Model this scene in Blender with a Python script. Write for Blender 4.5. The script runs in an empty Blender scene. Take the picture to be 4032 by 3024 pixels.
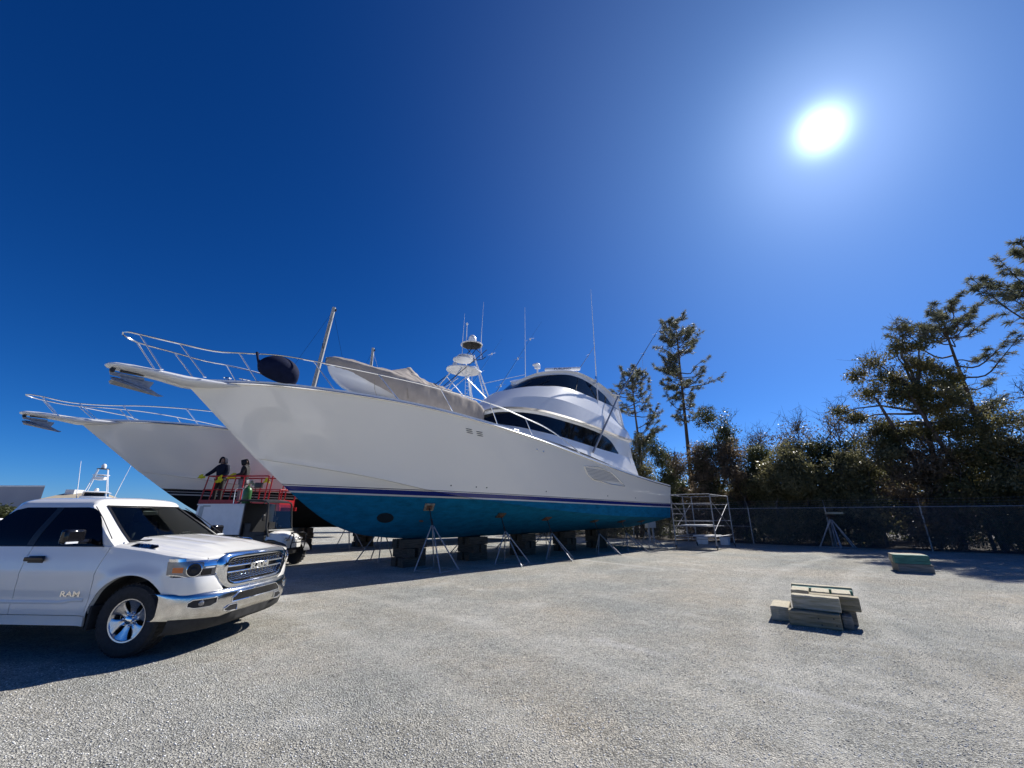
import bpy, bmesh, math, random
import numpy as np
from math import sin, cos, pi, radians, sqrt
from mathutils import Vector, Matrix, Quaternion
random.seed(7); RNG = np.random.default_rng(7)
scene = bpy.context.scene
col = bpy.data.collections.new('place'); scene.collection.children.link(col)

# ------------------------------------------------------------------ materials
def new_mat(name):
    m = bpy.data.materials.new(name); m.use_nodes = True
    nt = m.node_tree; b = nt.nodes['Principled BSDF']
    return m, nt, b
def N(nt, t, **kw):
    n = nt.nodes.new(t)
    for k, v in kw.items():
        if hasattr(n, k): setattr(n, k, v)
        else: n.inputs[k].default_value = v
    return n
def mat(name, c, rough=.5, metal=0., var=.12, scale=6., bump=0., bscale=40., coat=0., c2=None, stretch=None, spec=.5, detail=4.):
    m, nt, b = new_mat(name)
    b.inputs['Roughness'].default_value = rough; b.inputs['Metallic'].default_value = metal
    b.inputs['Coat Weight'].default_value = coat; b.inputs['Coat Roughness'].default_value = .05
    b.inputs['Specular IOR Level'].default_value = spec
    tc = N(nt, 'ShaderNodeTexCoord'); src = tc.outputs['Object']
    if stretch:
        mp = N(nt, 'ShaderNodeMapping'); mp.inputs['Scale'].default_value = stretch
        nt.links.new(src, mp.inputs[0]); src = mp.outputs[0]
    no = N(nt, 'ShaderNodeTexNoise'); no.inputs['Scale'].default_value = scale; no.inputs['Detail'].default_value = detail
    nt.links.new(src, no.inputs['Vector'])
    r = N(nt, 'ShaderNodeValToRGB')
    a = [max(0, x * (1 - var)) for x in c]; d = list(c2) if c2 else [min(1, x * (1 + var)) for x in c]
    r.color_ramp.elements[0].position = .35; r.color_ramp.elements[1].position = .65
    r.color_ramp.elements[0].color = (*a, 1); r.color_ramp.elements[1].color = (*d, 1)
    nt.links.new(no.outputs[0], r.inputs[0]); nt.links.new(r.outputs[0], b.inputs['Base Color'])
    if bump:
        n2 = N(nt, 'ShaderNodeTexNoise'); n2.inputs['Scale'].default_value = bscale; n2.inputs['Detail'].default_value = 5
        nt.links.new(src, n2.inputs['Vector'])
        bp = N(nt, 'ShaderNodeBump'); bp.inputs['Strength'].default_value = bump; bp.inputs['Distance'].default_value = .02
        nt.links.new(n2.outputs[0], bp.inputs['Height']); nt.links.new(bp.outputs[0], b.inputs['Normal'])
    return m

M = {}
M['paint_white'] = mat('truck_paint', (.88, .86, .80), .28, 0, .01, 2, coat=1.)
M['gelcoat'] = mat('gelcoat', (.82, .82, .81), .25, 0, .02, 1.2, coat=.6)
M['gelcoat_dull'] = mat('deck_white', (.76, .76, .75), .45, 0, .03, 3)
M['tan'] = mat('tan_stripe', (.46, .39, .28), .4, 0, .05)
M['steel'] = mat('stainless_tube', (.72, .73, .74), .16, 1., .03)
M['chrome'] = mat('chrome', (.83, .84, .86), .05, 1., .01)
M['chrome_dusty'] = mat('dusty_chrome', (.72, .70, .66), .16, 1., .12, 9, bump=.04, bscale=30)
M['alloy'] = mat('alloy_wheel', (.62, .63, .65), .25, 1., .04)
M['galv'] = mat('galvanised_steel', (.34, .35, .37), .5, .75, .15, 14)
M['galv_dull'] = mat('dull_galvanised', (.26, .27, .29), .6, .5, .2, 20)
M['black_plastic'] = mat('black_plastic', (.016, .016, .017), .45, 0, .2, 20)
M['black_gloss'] = mat('black_gloss', (.008, .008, .01), .08, 0, .1)
M['glass_dark'] = mat('tinted_glass', (.006, .008, .012), .04, 0, .05, spec=.4)
M['privacy_glass'] = mat('privacy_glass', (.004, .004, .005), .05, 0, .05, spec=.2)
M['rubber'] = mat('tyre_rubber', (.022, .022, .023), .75, 0, .25, 25, bump=.2, bscale=60)
M['dark_metal'] = mat('dark_metal', (.03, .03, .033), .5, .6, .3, 20)
M['red'] = mat('red_paint', (.36, .008, .012), .38, 0, .12, 9)
M['navy_cloth'] = mat('navy_canvas', (.008, .013, .040), .8, 0, .15, 6, bump=.25, bscale=14, spec=.12)
M['canvas'] = mat('taupe_canvas', (.33, .29, .255), .85, 0, .08, 3, bump=.35, bscale=5)
M['rope'] = mat('rope', (.25, .22, .17), .9)
M['timber'] = mat('weathered_timber', (.26, .22, .12), .85, 0, .25, 3, bump=.5, bscale=9, stretch=(1.2, 14, 14), c2=(.36, .30, .20))
M['timber_grey'] = mat('grey_timber', (.21, .19, .155), .9, 0, .25, 3, bump=.5, bscale=9, stretch=(1.2, 14, 14), c2=(.31, .28, .23))
M['timber_pale'] = mat('pale_timber', (.40, .36, .23), .85, 0, .2, 3, bump=.5, bscale=9, stretch=(1.2, 14, 14), c2=(.52, .46, .35))
M['timber_green'] = mat('green_painted_timber', (.05, .17, .135), .8, 0, .3, 4, bump=.4, bscale=9, stretch=(1.2, 9, 9), c2=(.09, .25, .20))
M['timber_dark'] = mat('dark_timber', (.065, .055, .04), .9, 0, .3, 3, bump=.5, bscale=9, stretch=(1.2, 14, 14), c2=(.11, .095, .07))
M['ply_white'] = mat('white_board', (.72, .70, .66), .7, 0, .08, 5)
M['ply'] = mat('plywood_pad', (.24, .215, .17), .8, 0, .3, 8)
M['rust_pad'] = mat('rusty_pad', (.11, .055, .035), .8, 0, .35, 9)
M['bark'] = mat('pine_bark', (.10, .075, .058), .95, 0, .35, 5, bump=.9, bscale=10, stretch=(1, 1, .35))
M['bark_grey'] = mat('grey_bark', (.10, .09, .08), .95, 0, .3, 6, bump=.6, bscale=12)
M['green_tank'] = mat('green_tank', (.035, .13, .04), .35, .1, .2, 9)
M['brass'] = mat('brass', (.55, .38, .16), .3, 1., .1)
M['yellow'] = mat('yellow_cloth', (.66, .62, .03), .85, 0, .1, 9, bump=.3, bscale=20)
M['jacket'] = mat('dark_jacket', (.010, .013, .028), .8, 0, .2, 12, bump=.3, bscale=18, spec=.15)
M['jacket_black'] = mat('black_jacket', (.012, .012, .015), .8, 0, .2, 12, bump=.3, bscale=18)
M['trousers'] = mat('dark_trousers', (.013, .013, .014), .85, 0, .2, 12)
M['trousers_grey'] = mat('grey_trousers', (.16, .165, .18), .85, 0, .2, 12)
M['skin'] = mat('skin', (.42, .24, .17), .55, 0, .06, 9)
M['beard'] = mat('grey_beard', (.17, .13, .11), .9, 0, .2, 20)
M['amber'] = mat('amber_lens', (.75, .17, .02), .15, 0, .05, coat=1.)
M['lamp_grey'] = mat('lamp_housing', (.24, .24, .25), .2, .6, .1, 14, coat=1.)
M['mud_dark'] = mat('dark_plastic_arch', (.03, .03, .03), .8, 0, .3, 9)
M['seat'] = mat('seat_cloth', (.035, .04, .045), .8)
M['dash'] = mat('dashboard', (.09, .095, .09), .8)
M['warehouse'] = mat('warehouse_panel', (.30, .31, .35), .6, 0, .04, .4)
M['roof_tan'] = mat('roof_panel', (.45, .38, .27), .7, 0, .1, 1)
M['plastic_white'] = mat('white_plastic', (.70, .71, .72), .5, 0, .06, 5)
M['grey_box'] = mat('grey_cabinet', (.42, .44, .44), .5, .2, .08)
M['white_paint'] = mat('white_powder_coat', (.78, .79, .80), .3, 0, .03)

def glass_clear(name):
    m = bpy.data.materials.new(name); m.use_nodes = True; nt = m.node_tree; nt.nodes.clear()
    o = N(nt, 'ShaderNodeOutputMaterial'); mx = N(nt, 'ShaderNodeMixShader'); tr = N(nt, 'ShaderNodeBsdfTransparent'); gl = N(nt, 'ShaderNodeBsdfGlossy')
    tr.inputs[0].default_value = (.60, .68, .66, 1); gl.inputs['Roughness'].default_value = .02
    fr = N(nt, 'ShaderNodeFresnel'); fr.inputs[0].default_value = 1.38
    nt.links.new(fr.outputs[0], mx.inputs[0]); nt.links.new(tr.outputs[0], mx.inputs[1]); nt.links.new(gl.outputs[0], mx.inputs[2]); nt.links.new(mx.outputs[0], o.inputs[0])
    return m
M['windscreen'] = glass_clear('windscreen_glass')

def leafmat(name, c, c2, trans=.35, rough=.45, scale=1.2, spec=.5):
    m, nt, b = new_mat(name)
    g = N(nt, 'ShaderNodeNewGeometry'); no = N(nt, 'ShaderNodeTexNoise'); no.inputs['Scale'].default_value = scale; no.inputs['Detail'].default_value = 6
    no.inputs['Roughness'].default_value = .8
    nt.links.new(g.outputs['Position'], no.inputs['Vector'])
    r = N(nt, 'ShaderNodeValToRGB'); r.color_ramp.elements[0].position = .4; r.color_ramp.elements[1].position = .62
    r.color_ramp.elements[0].color = (*c, 1); r.color_ramp.elements[1].color = (*c2, 1)
    nt.links.new(no.outputs[0], r.inputs[0])
    b.inputs['Roughness'].default_value = rough; b.inputs['Specular IOR Level'].default_value = spec
    nt.links.new(r.outputs[0], b.inputs['Base Color'])
    tl = N(nt, 'ShaderNodeBsdfTranslucent'); nt.links.new(r.outputs[0], tl.inputs[0])
    mx = N(nt, 'ShaderNodeMixShader'); mx.inputs[0].default_value = trans
    nt.links.new(b.outputs[0], mx.inputs[1]); nt.links.new(tl.outputs[0], mx.inputs[2])
    nt.links.new(mx.outputs[0], nt.nodes['Material Output'].inputs[0])
    return m
M['needles'] = leafmat('pine_needles', (.12, .135, .08), (.25, .25, .17), .48, .5, spec=.35)
M['leaf_dark'] = leafmat('dark_evergreen_leaves', (.055, .068, .028), (.115, .125, .05), .42, .45, spec=.4)
M['leaf_olive'] = leafmat('olive_leaves', (.13, .128, .055), (.27, .245, .12), .5, .40, spec=.6)
M['leaf_brown'] = leafmat('brown_leaves', (.13, .10, .065), (.24, .18, .115), .48, .5, spec=.4)
M['leaf_mix'] = leafmat('mixed_leaves', (.10, .112, .045), (.21, .17, .065), .5, .45, spec=.4)
M['leaf_grey'] = leafmat('grey_twig_leaves', (.13, .115, .09), (.22, .19, .15), .3, .5)

# ------------------------------------------------------------------ mesh builder
def cr(P, n):
    """Catmull-Rom through the points P, n samples spread evenly by arc length"""
    P = np.array(P, float); Q = np.vstack([2 * P[0] - P[1], P, 2 * P[-1] - P[-2]])
    out = []
    for i in range(len(P) - 1):
        a, b, c, d = Q[i:i + 4]
        for t in np.linspace(0, 1, 14, endpoint=(i == len(P) - 2)):
            out.append(.5 * (2 * b + (c - a) * t + (2 * a - 5 * b + 4 * c - d) * t * t + (3 * b - a - 3 * c + d) * t ** 3))
    out = np.array(out); s = np.r_[0, np.cumsum(np.linalg.norm(np.diff(out, axis=0), axis=1))]
    u = np.linspace(0, s[-1], n)
    return np.stack([np.interp(u, s, out[:, k]) for k in range(out.shape[1])], 1)

class MB:
    def __init__(s): s.v = []; s.f = []; s.m = []
    def add(s, V, F, mi=0):
        o = len(s.v); s.v += [tuple(map(float, p)) for p in V]
        for f in F: s.f.append([i + o for i in f]); s.m.append(mi)
        return s
    def box(s, c, d, R=None, mi=0):
        V = [Vector((x * d[0] / 2, y * d[1] / 2, z * d[2] / 2)) for x in (-1, 1) for y in (-1, 1) for z in (-1, 1)]
        if R is not None: V = [R @ v for v in V]
        V = [v + Vector(c) for v in V]
        return s.add(V, [(0, 1, 3, 2), (4, 6, 7, 5), (0, 4, 5, 1), (2, 3, 7, 6), (0, 2, 6, 4), (1, 5, 7, 3)], mi)
    def loft(s, rings, closed=True, cap=(False, False), mi=0, flip=False):
        n = len(rings[0]); V = [p for r in rings for p in r]; F = []
        for i in range(len(rings) - 1):
            for j in range(n if closed else n - 1):
                k = (j + 1) % n; q = (i * n + j, i * n + k, (i + 1) * n + k, (i + 1) * n + j)
                F.append(q[::-1] if flip else q)
        if cap[0]: F.append(tuple(range(n))[::-1] if not flip else tuple(range(n)))
        if cap[1]: F.append(tuple(range((len(rings) - 1) * n, len(rings) * n)))
        return s.add(V, F, mi)
    def tube(s, P, r, n=7, mi=0, cap=True):
        P = [Vector(p) for p in P]; R = r if hasattr(r, '__len__') else [r] * len(P)
        rings = []; up = Vector((0, 0, 1)); prev = None
        for i, p in enumerate(P):
            t = (P[min(i + 1, len(P) - 1)] - P[max(i - 1, 0)]).normalized()
            if prev is None:
                a = t.cross(up if abs(t.z) < .95 else Vector((1, 0, 0))).normalized()
            else:
                a = (prev - t * prev.dot(t)).normalized()
            prev = a; b = t.cross(a)
            rings.append([p + (a * cos(2 * pi * k / n) + b * sin(2 * pi * k / n)) * R[i] for k in range(n)])
        return s.loft(rings, True, (cap, cap), mi)
    def lathe(s, prof, c=(0, 0, 0), R=None, n=24, mi=0, cap=True):
        """prof: (r, h) pairs turned about local z"""
        rings = []
        for r, h in prof:
            ring = [Vector((r * cos(2 * pi * k / n), r * sin(2 * pi * k / n), h)) for k in range(n)]
            if R is not None: ring = [R @ p for p in ring]
            rings.append([p + Vector(c) for p in ring])
        return s.loft(rings, True, (cap and prof[0][0] > 1e-4, cap and prof[-1][0] > 1e-4), mi)
    def prism(s, poly, y0, y1, axis='y', mi=0):
        """poly in the plane across axis, given thickness from y0 to y1"""
        def P(a, b, h): return {'y': (a, h, b), 'x': (h, a, b), 'z': (a, b, h)}[axis]
        return s.loft([[P(a, b, y0) for a, b in poly], [P(a, b, y1) for a, b in poly]], True, (True, True), mi)
    def grid(s, P, mi=0, flip=False):
        return s.loft(P, False, (False, False), mi, flip)
    def build(s, name, m, parent=None, smooth=True, bevel=0, auto=40, loc=None, fix=True, weld=False):
        me = bpy.data.meshes.new(name); me.from_pydata(s.v, [], s.f)
        ms = m if isinstance(m, (list, tuple)) else [m]
        for x in ms: me.materials.append(x)
        if len(ms) > 1: me.polygons.foreach_set('material_index', s.m)
        me.validate()
        if fix:
            bm = bmesh.new(); bm.from_mesh(me)
            if weld: bmesh.ops.remove_doubles(bm, verts=bm.verts, dist=2e-4)
            bmesh.ops.recalc_face_normals(bm, faces=bm.faces); bm.to_mesh(me); bm.free()
        if smooth:
            me.polygons.foreach_set('use_smooth', [True] * len(me.polygons)); me.set_sharp_from_angle(angle=radians(auto))
        o = bpy.data.objects.new(name, me); col.objects.link(o)
        if parent: o.parent = parent
        if loc is not None: o.location = loc
        if bevel:
            b = o.modifiers.new('bevel', 'BEVEL'); b.width = bevel; b.segments = 2; b.limit_method = 'ANGLE'; b.angle_limit = radians(45)
        return o

def tag(o, label=None, cat=None, group=None, kind=None):
    if label: o['label'] = label
    if cat: o['category'] = cat
    if group: o['group'] = group
    if kind: o['kind'] = kind
    return o
def thing(name, label, cat, loc=(0, 0, 0), rz=0, group=None):
    o = bpy.data.objects.new(name, None); col.objects.link(o); o.location = loc; o.rotation_euler = (0, 0, rz); o.empty_display_size = .2
    return tag(o, label, cat, group)
def copy_tree(o, parent=None):
    c = o.copy(); col.objects.link(c)
    if parent: c.parent = parent
    for ch in [x for x in bpy.data.objects if x.parent == o and x is not c]:
        copy_tree(ch, c)
    return c
def np_mesh(name, V, F, m, parent=None, smooth=False):
    """fast mesh from numpy arrays with faces of one size"""
    me = bpy.data.meshes.new(name); V = np.asarray(V, np.float32); F = np.asarray(F, np.int32); k = F.shape[1]
    me.vertices.add(len(V)); me.vertices.foreach_set('co', V.ravel())
    me.loops.add(F.size); me.loops.foreach_set('vertex_index', F.ravel())
    me.polygons.add(len(F)); me.polygons.foreach_set('loop_start', np.arange(0, F.size, k, dtype=np.int32))
    me.update(calc_edges=True)
    if smooth: me.polygons.foreach_set('use_smooth', [True] * len(F))
    me.materials.append(m); o = bpy.data.objects.new(name, me); col.objects.link(o)
    if parent: o.parent = parent
    return o
def text_mesh(name, txt, size, depth, m, parent, mtx, bold=0., sx=1.):
    cu = bpy.data.curves.new(name + '_curve', 'FONT'); cu.body = txt; cu.size = size; cu.extrude = depth; cu.offset = bold
    cu.align_x = 'CENTER'; cu.align_y = 'CENTER'; cu.resolution_u = 3
    t = bpy.data.objects.new(name + '_tmp', cu); col.objects.link(t)
    bpy.context.view_layer.update()
    me = bpy.data.meshes.new_from_object(t.evaluated_get(bpy.context.evaluated_depsgraph_get()))
    bpy.data.objects.remove(t); bpy.data.curves.remove(cu)
    me.transform(mtx @ Matrix.Diagonal((sx, 1, 1, 1))); me.materials.clear(); me.materials.append(m)
    o = bpy.data.objects.new(name, me); col.objects.link(o); o.parent = parent
    return o
def frame_mtx(origin, xdir, ydir):
    x = Vector(xdir).normalized(); z = x.cross(Vector(ydir)).normalized(); y = z.cross(x)
    return Matrix(((x.x, y.x, z.x, origin[0]), (x.y, y.y, z.y, origin[1]), (x.z, y.z, z.z, origin[2]), (0, 0, 0, 1)))
# ------------------------------------------------------------------ camera, sun, sky
cam_d = bpy.data.cameras.new('camera'); cam = bpy.data.objects.new('camera', cam_d); scene.collection.objects.link(cam)
cam.location = (0, 0, 1.63); cam.rotation_euler = (radians(90 + 17.9), 0, 0)
cam_d.sensor_width = 36; cam_d.lens = 36 * 1600 / 4032; cam_d.clip_end = 3000; cam_d.clip_start = .05
scene.camera = cam
SUN_AZ, SUN_EL = radians(45.1), radians(40)
SD = Vector((cos(SUN_EL) * sin(SUN_AZ), cos(SUN_EL) * cos(SUN_AZ), sin(SUN_EL)))
sl = bpy.data.lights.new('sun', 'SUN'); sl.energy = 5.0; sl.angle = radians(.5); sl.color = (1, .96, .9)
so = bpy.data.objects.new('sun', sl); scene.collection.objects.link(so); so.rotation_euler = SD.to_track_quat('Z', 'Y').to_euler(); so.location = (20, 20, 30)
w = bpy.data.worlds.new('World'); scene.world = w; w.use_nodes = True; nt = w.node_tree; bg = nt.nodes['Background']
sky = N(nt, 'ShaderNodeTexSky'); sky.sky_type = 'NISHITA'; sky.sun_disc = False; sky.sun_elevation = SUN_EL; sky.sun_rotation = SUN_AZ
sky.air_density = .7; sky.dust_density = .2; sky.ozone_density = 8.0; sky.altitude = 0
sep = N(nt, 'ShaderNodeSeparateColor'); nt.links.new(sky.outputs[0], sep.inputs[0]); cmb = N(nt, 'ShaderNodeCombineColor')
for i, (k_, g_) in enumerate(((.105, 2.05), (.335, 1.33), (.585, 1.16))):      # the deep, contrasty blue of a very clear winter sky
    p_ = N(nt, 'ShaderNodeMath', operation='POWER'); nt.links.new(sep.outputs[i], p_.inputs[0]); p_.inputs[1].default_value = g_
    m_ = N(nt, 'ShaderNodeMath', operation='MULTIPLY'); nt.links.new(p_.outputs[0], m_.inputs[0]); m_.inputs[1].default_value = k_; nt.links.new(m_.outputs[0], cmb.inputs[i])
# the sun itself, a small very bright disc of the sky with its aureole
tc = N(nt, 'ShaderNodeTexCoord'); dp = N(nt, 'ShaderNodeVectorMath', operation='DOT_PRODUCT'); dp.inputs[1].default_value = SD
nt.links.new(tc.outputs['Generated'], dp.inputs[0])
def mth(op, a, b=None, c=None):
    n = N(nt, 'ShaderNodeMath', operation=op)
    for i, x in enumerate((a, b, c)):
        if x is None: continue
        if isinstance(x, (int, float)): n.inputs[i].default_value = x
        else: nt.links.new(x, n.inputs[i])
    return n.outputs[0]
dc = mth('MAXIMUM', dp.outputs['Value'], 0.)
mr = N(nt, 'ShaderNodeMapRange'); mr.interpolation_type = 'SMOOTHSTEP'; mr.inputs['From Min'].default_value = cos(radians(1.7)); mr.inputs['From Max'].default_value = cos(radians(1.0)); mr.inputs['To Max'].default_value = 120
nt.links.new(dc, mr.inputs['Value'])
h1 = mth('MULTIPLY', mth('POWER', dc, 1800.), 16.); h2 = mth('MULTIPLY', mth('POWER', dc, 130.), 1.7); h3 = mth('MULTIPLY', mth('POWER', dc, 8.), 1.05)
tot = mth('ADD', mth('ADD', mr.outputs[0], h1), mth('ADD', h2, h3))
cb = N(nt, 'ShaderNodeVectorMath', operation='SCALE'); cb.inputs[0].default_value = (.66, .86, 1.16)
nt.links.new(tot, cb.inputs['Scale'])
ad = N(nt, 'ShaderNodeVectorMath', operation='ADD'); nt.links.new(cmb.outputs[0], ad.inputs[0]); nt.links.new(cb.outputs[0], ad.inputs[1])
nt.links.new(ad.outputs[0], bg.inputs[0]); bg.inputs[1].default_value = .10
scene.view_settings.view_transform = 'Standard'; scene.view_settings.look = 'None'; scene.view_settings.exposure = .46; scene.view_settings.gamma = 1
scene.cycles.max_bounces = 7; scene.cycles.transparent_max_bounces = 12

# ------------------------------------------------------------------ ground
def ground_mat():
    m, nt, b = new_mat('gravel'); L = nt.links.new
    tc = N(nt, 'ShaderNodeTexCoord'); P = tc.outputs['Object']
    def noise(sc, d=5, r=.6):
        n = N(nt, 'ShaderNodeTexNoise'); n.inputs['Scale'].default_value = sc; n.inputs['Detail'].default_value = d; n.inputs['Roughness'].default_value = r; L(P, n.inputs['Vector']); return n.outputs[0]
    def ramp(src, p0, c0, p1, c1):
        r = N(nt, 'ShaderNodeValToRGB'); e = r.color_ramp.elements; e[0].position = p0; e[1].position = p1; e[0].color = (*c0, 1); e[1].color = (*c1, 1); L(src, r.inputs[0]); return r.outputs[0]
    def mix(f, a, c, mode='MIX'):
        n = N(nt, 'ShaderNodeMix', data_type='RGBA', blend_type=mode)
        if isinstance(f, float): n.inputs[0].default_value = f
        else: L(f, n.inputs[0])
        for i, x in ((6, a), (7, c)):
            if isinstance(x, tuple): n.inputs[i].default_value = (*x, 1)
            else: L(x, n.inputs[i])
        return n.outputs[2]
    v = N(nt, 'ShaderNodeTexVoronoi'); v.inputs['Scale'].default_value = 72; L(P, v.inputs['Vector'])
    v2 = N(nt, 'ShaderNodeTexVoronoi'); v2.inputs['Scale'].default_value = 130; L(P, v2.inputs['Vector'])
    sep = N(nt, 'ShaderNodeSeparateColor'); L(v.outputs['Color'], sep.inputs[0])
    stone = ramp(sep.outputs[0], .05, (.13, .127, .112), .95, (.90, .87, .77))
    sep2 = N(nt, 'ShaderNodeSeparateColor'); L(v2.outputs['Color'], sep2.inputs[0])
    fine = ramp(sep2.outputs[0], .0, (.26, .253, .222), 1., (.72, .70, .62))
    c = mix(.5, stone, fine)
    c = mix(ramp(noise(.35, 4), .42, (0, 0, 0), .62, (.7, .7, .7)), c, mix(1., c, (1.10, 1.0, .89), 'MULTIPLY'))      # brown dusty areas
    c = mix(ramp(noise(.9, 6, .7), .52, (0, 0, 0), .66, (.75, .75, .75)), c, (.70, .68, .61))                               # pale dust
    c = mix(ramp(noise(.22, 3), .30, (.9, .9, .9), .55, (0, 0, 0)), c, mix(1., c, (.64, .69, .73), 'MULTIPLY'))        # darker cool gravel
    c = mix(ramp(noise(5.5, 8, .8), .38, (.8, .8, .8), .58, (0, 0, 0)), c, mix(1., c, (.66, .68, .70), 'MULTIPLY'))       # hand-sized mottling
    c = mix(ramp(noise(26, 4, .7), .56, (0, 0, 0), .72, (.7, .7, .7)), c, (.60, .585, .54))
    c = mix(ramp(noise(31, 3, .7), .30, (.85, .85, .85), .44, (0, 0, 0)), c, (.16, .155, .15))
    # worn wheel tracks curving across the yard: paler, more finely crushed
    for cx_, cy_, r0_ in ((-17., -9., 21.4), (-17., -9., 23.1), (30., -6., 27.6), (30., -6., 29.3)):
        dv = N(nt, 'ShaderNodeVectorMath', operation='DISTANCE'); L(P, dv.inputs[0]); dv.inputs[1].default_value = (cx_, cy_, 0)
        s1 = N(nt, 'ShaderNodeMath', operation='SUBTRACT'); L(dv.outputs['Value'], s1.inputs[0]); s1.inputs[1].default_value = r0_
        s2 = N(nt, 'ShaderNodeMath', operation='ABSOLUTE'); L(s1.outputs[0], s2.inputs[0])
        s3 = N(nt, 'ShaderNodeMath', operation='MULTIPLY_ADD'); L(noise(1.6, 5, .7), s3.inputs[0]); s3.inputs[1].default_value = .55; L(s2.outputs[0], s3.inputs[2])
        s4 = N(nt, 'ShaderNodeMapRange'); s4.inputs['From Min'].default_value = .56; s4.inputs['From Max'].default_value = .28; s4.inputs['To Max'].default_value = .34; L(s3.outputs[0], s4.inputs['Value'])
        c = mix(s4.outputs[0], c, (.66, .64, .575))
    # chalk lines lying on the gravel
    def streak(x0, y0, x1, y1, wd):
        d = Vector((x1 - x0, y1 - y0)); Ln = d.length; d.normalize()
        mp = N(nt, 'ShaderNodeVectorMath', operation='SUBTRACT'); L(P, mp.inputs[0]); mp.inputs[1].default_value = (x0, y0, 0)
        a = N(nt, 'ShaderNodeVectorMath', operation='DOT_PRODUCT'); L(mp.outputs[0], a.inputs[0]); a.inputs[1].default_value = (d.x, d.y, 0)
        q = N(nt, 'ShaderNodeVectorMath', operation='DOT_PRODUCT'); L(mp.outputs[0], q.inputs[0]); q.inputs[1].default_value = (-d.y, d.x, 0)
        ab = N(nt, 'ShaderNodeMath', operation='ABSOLUTE'); L(q.outputs['Value'], ab.inputs[0])
        wob = N(nt, 'ShaderNodeMath', operation='MULTIPLY_ADD'); L(noise(2.5, 6, .75), wob.inputs[0]); wob.inputs[1].default_value = wd * 2.4; L(ab.outputs[0], wob.inputs[2])
        r1 = N(nt, 'ShaderNodeMapRange'); r1.inputs['From Min'].default_value = wd * 2.2; r1.inputs['From Max'].default_value = wd * 1.2; L(wob.outputs[0], r1.inputs['Value'])
        r2 = N(nt, 'ShaderNodeMapRange'); r2.inputs['From Min'].default_value = 0; r2.inputs['From Max'].default_value = .3; L(a.outputs['Value'], r2.inputs['Value'])
        r3 = N(nt, 'ShaderNodeMapRange'); r3.inputs['From Min'].default_value = Ln; r3.inputs['From Max'].default_value = Ln - .3; L(a.outputs['Value'], r3.inputs['Value'])
        m1 = N(nt, 'ShaderNodeMath', operation='MULTIPLY'); L(r1.outputs[0], m1.inputs[0]); L(r2.outputs[0], m1.inputs[1])
        m2 = N(nt, 'ShaderNodeMath', operation='MULTIPLY'); L(m1.outputs[0], m2.inputs[0]); L(r3.outputs[0], m2.inputs[1])
        m3 = N(nt, 'ShaderNodeMath', operation='MULTIPLY'); L(m2.outputs[0], m3.inputs[0]); m3.inputs[1].default_value = .55
        return m3.outputs[0]
    for s in ((2.5, 17.2, 4.9, 14.0, .20), (2.3, 5.2, 3.3, 4.15, .12), (1.0, 6.6, 2.0, 5.6, .16)):
        c = mix(streak(*s), c, (.66, .65, .62))
    L(c, b.inputs['Base Color']); b.inputs['Roughness'].default_value = .95; b.inputs['Specular IOR Level'].default_value = .25
    h = N(nt, 'ShaderNodeMath', operation='ADD'); L(v.outputs['Distance'], h.inputs[0])
    h2 = N(nt, 'ShaderNodeMath', operation='MULTIPLY'); L(noise(34, 6, .75), h2.inputs[0]); h2.inputs[1].default_value = 1.2; L(h2.outputs[0], h.inputs[1])
    bp = N(nt, 'ShaderNodeBump'); bp.inputs['Strength'].default_value = 1.; bp.inputs['Distance'].default_value = .024; L(h.outputs[0], bp.inputs['Height'])
    v3 = N(nt, 'ShaderNodeBump'); v3.inputs['Strength'].default_value = .4; v3.inputs['Distance'].default_value = .01; L(v2.outputs['Distance'], v3.inputs['Height']); L(bp.outputs[0], v3.inputs['Normal'])
    L(v3.outputs[0], b.inputs['Normal'])
    return m
M['gravel'] = ground_mat()
n = 320; u = np.linspace(-1, 1, n); sx = np.sinh(u * 5.2) / np.sinh(5.2) * 700; sy = np.sinh(u * 5.2) / np.sinh(5.2) * 700 + 6
X, Y = np.meshgrid(sx, sy)
def wave(x, y):
    return (np.sin(x * 1.7 + y * .6) * np.sin(y * 1.3 - x * .4) * .5 + np.sin(x * 4.1 - y * 3.3) * .25 + np.sin(x * 7.7 + 1) * np.sin(y * 8.9) * .2)
Z = wave(X, Y) * .012 * np.exp(-((X) ** 2 + (Y - 6) ** 2) / 400)
V = np.stack([X.ravel(), Y.ravel(), Z.ravel()], 1); ii = np.arange(n - 1)
A_, B_ = np.meshgrid(ii, ii); q = (B_ * n + A_).ravel(); F = np.stack([q, q + 1, q + n + 1, q + n], 1)
g = np_mesh('ground', V, F, M['gravel'], smooth=True); tag(g, kind='structure')
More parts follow.
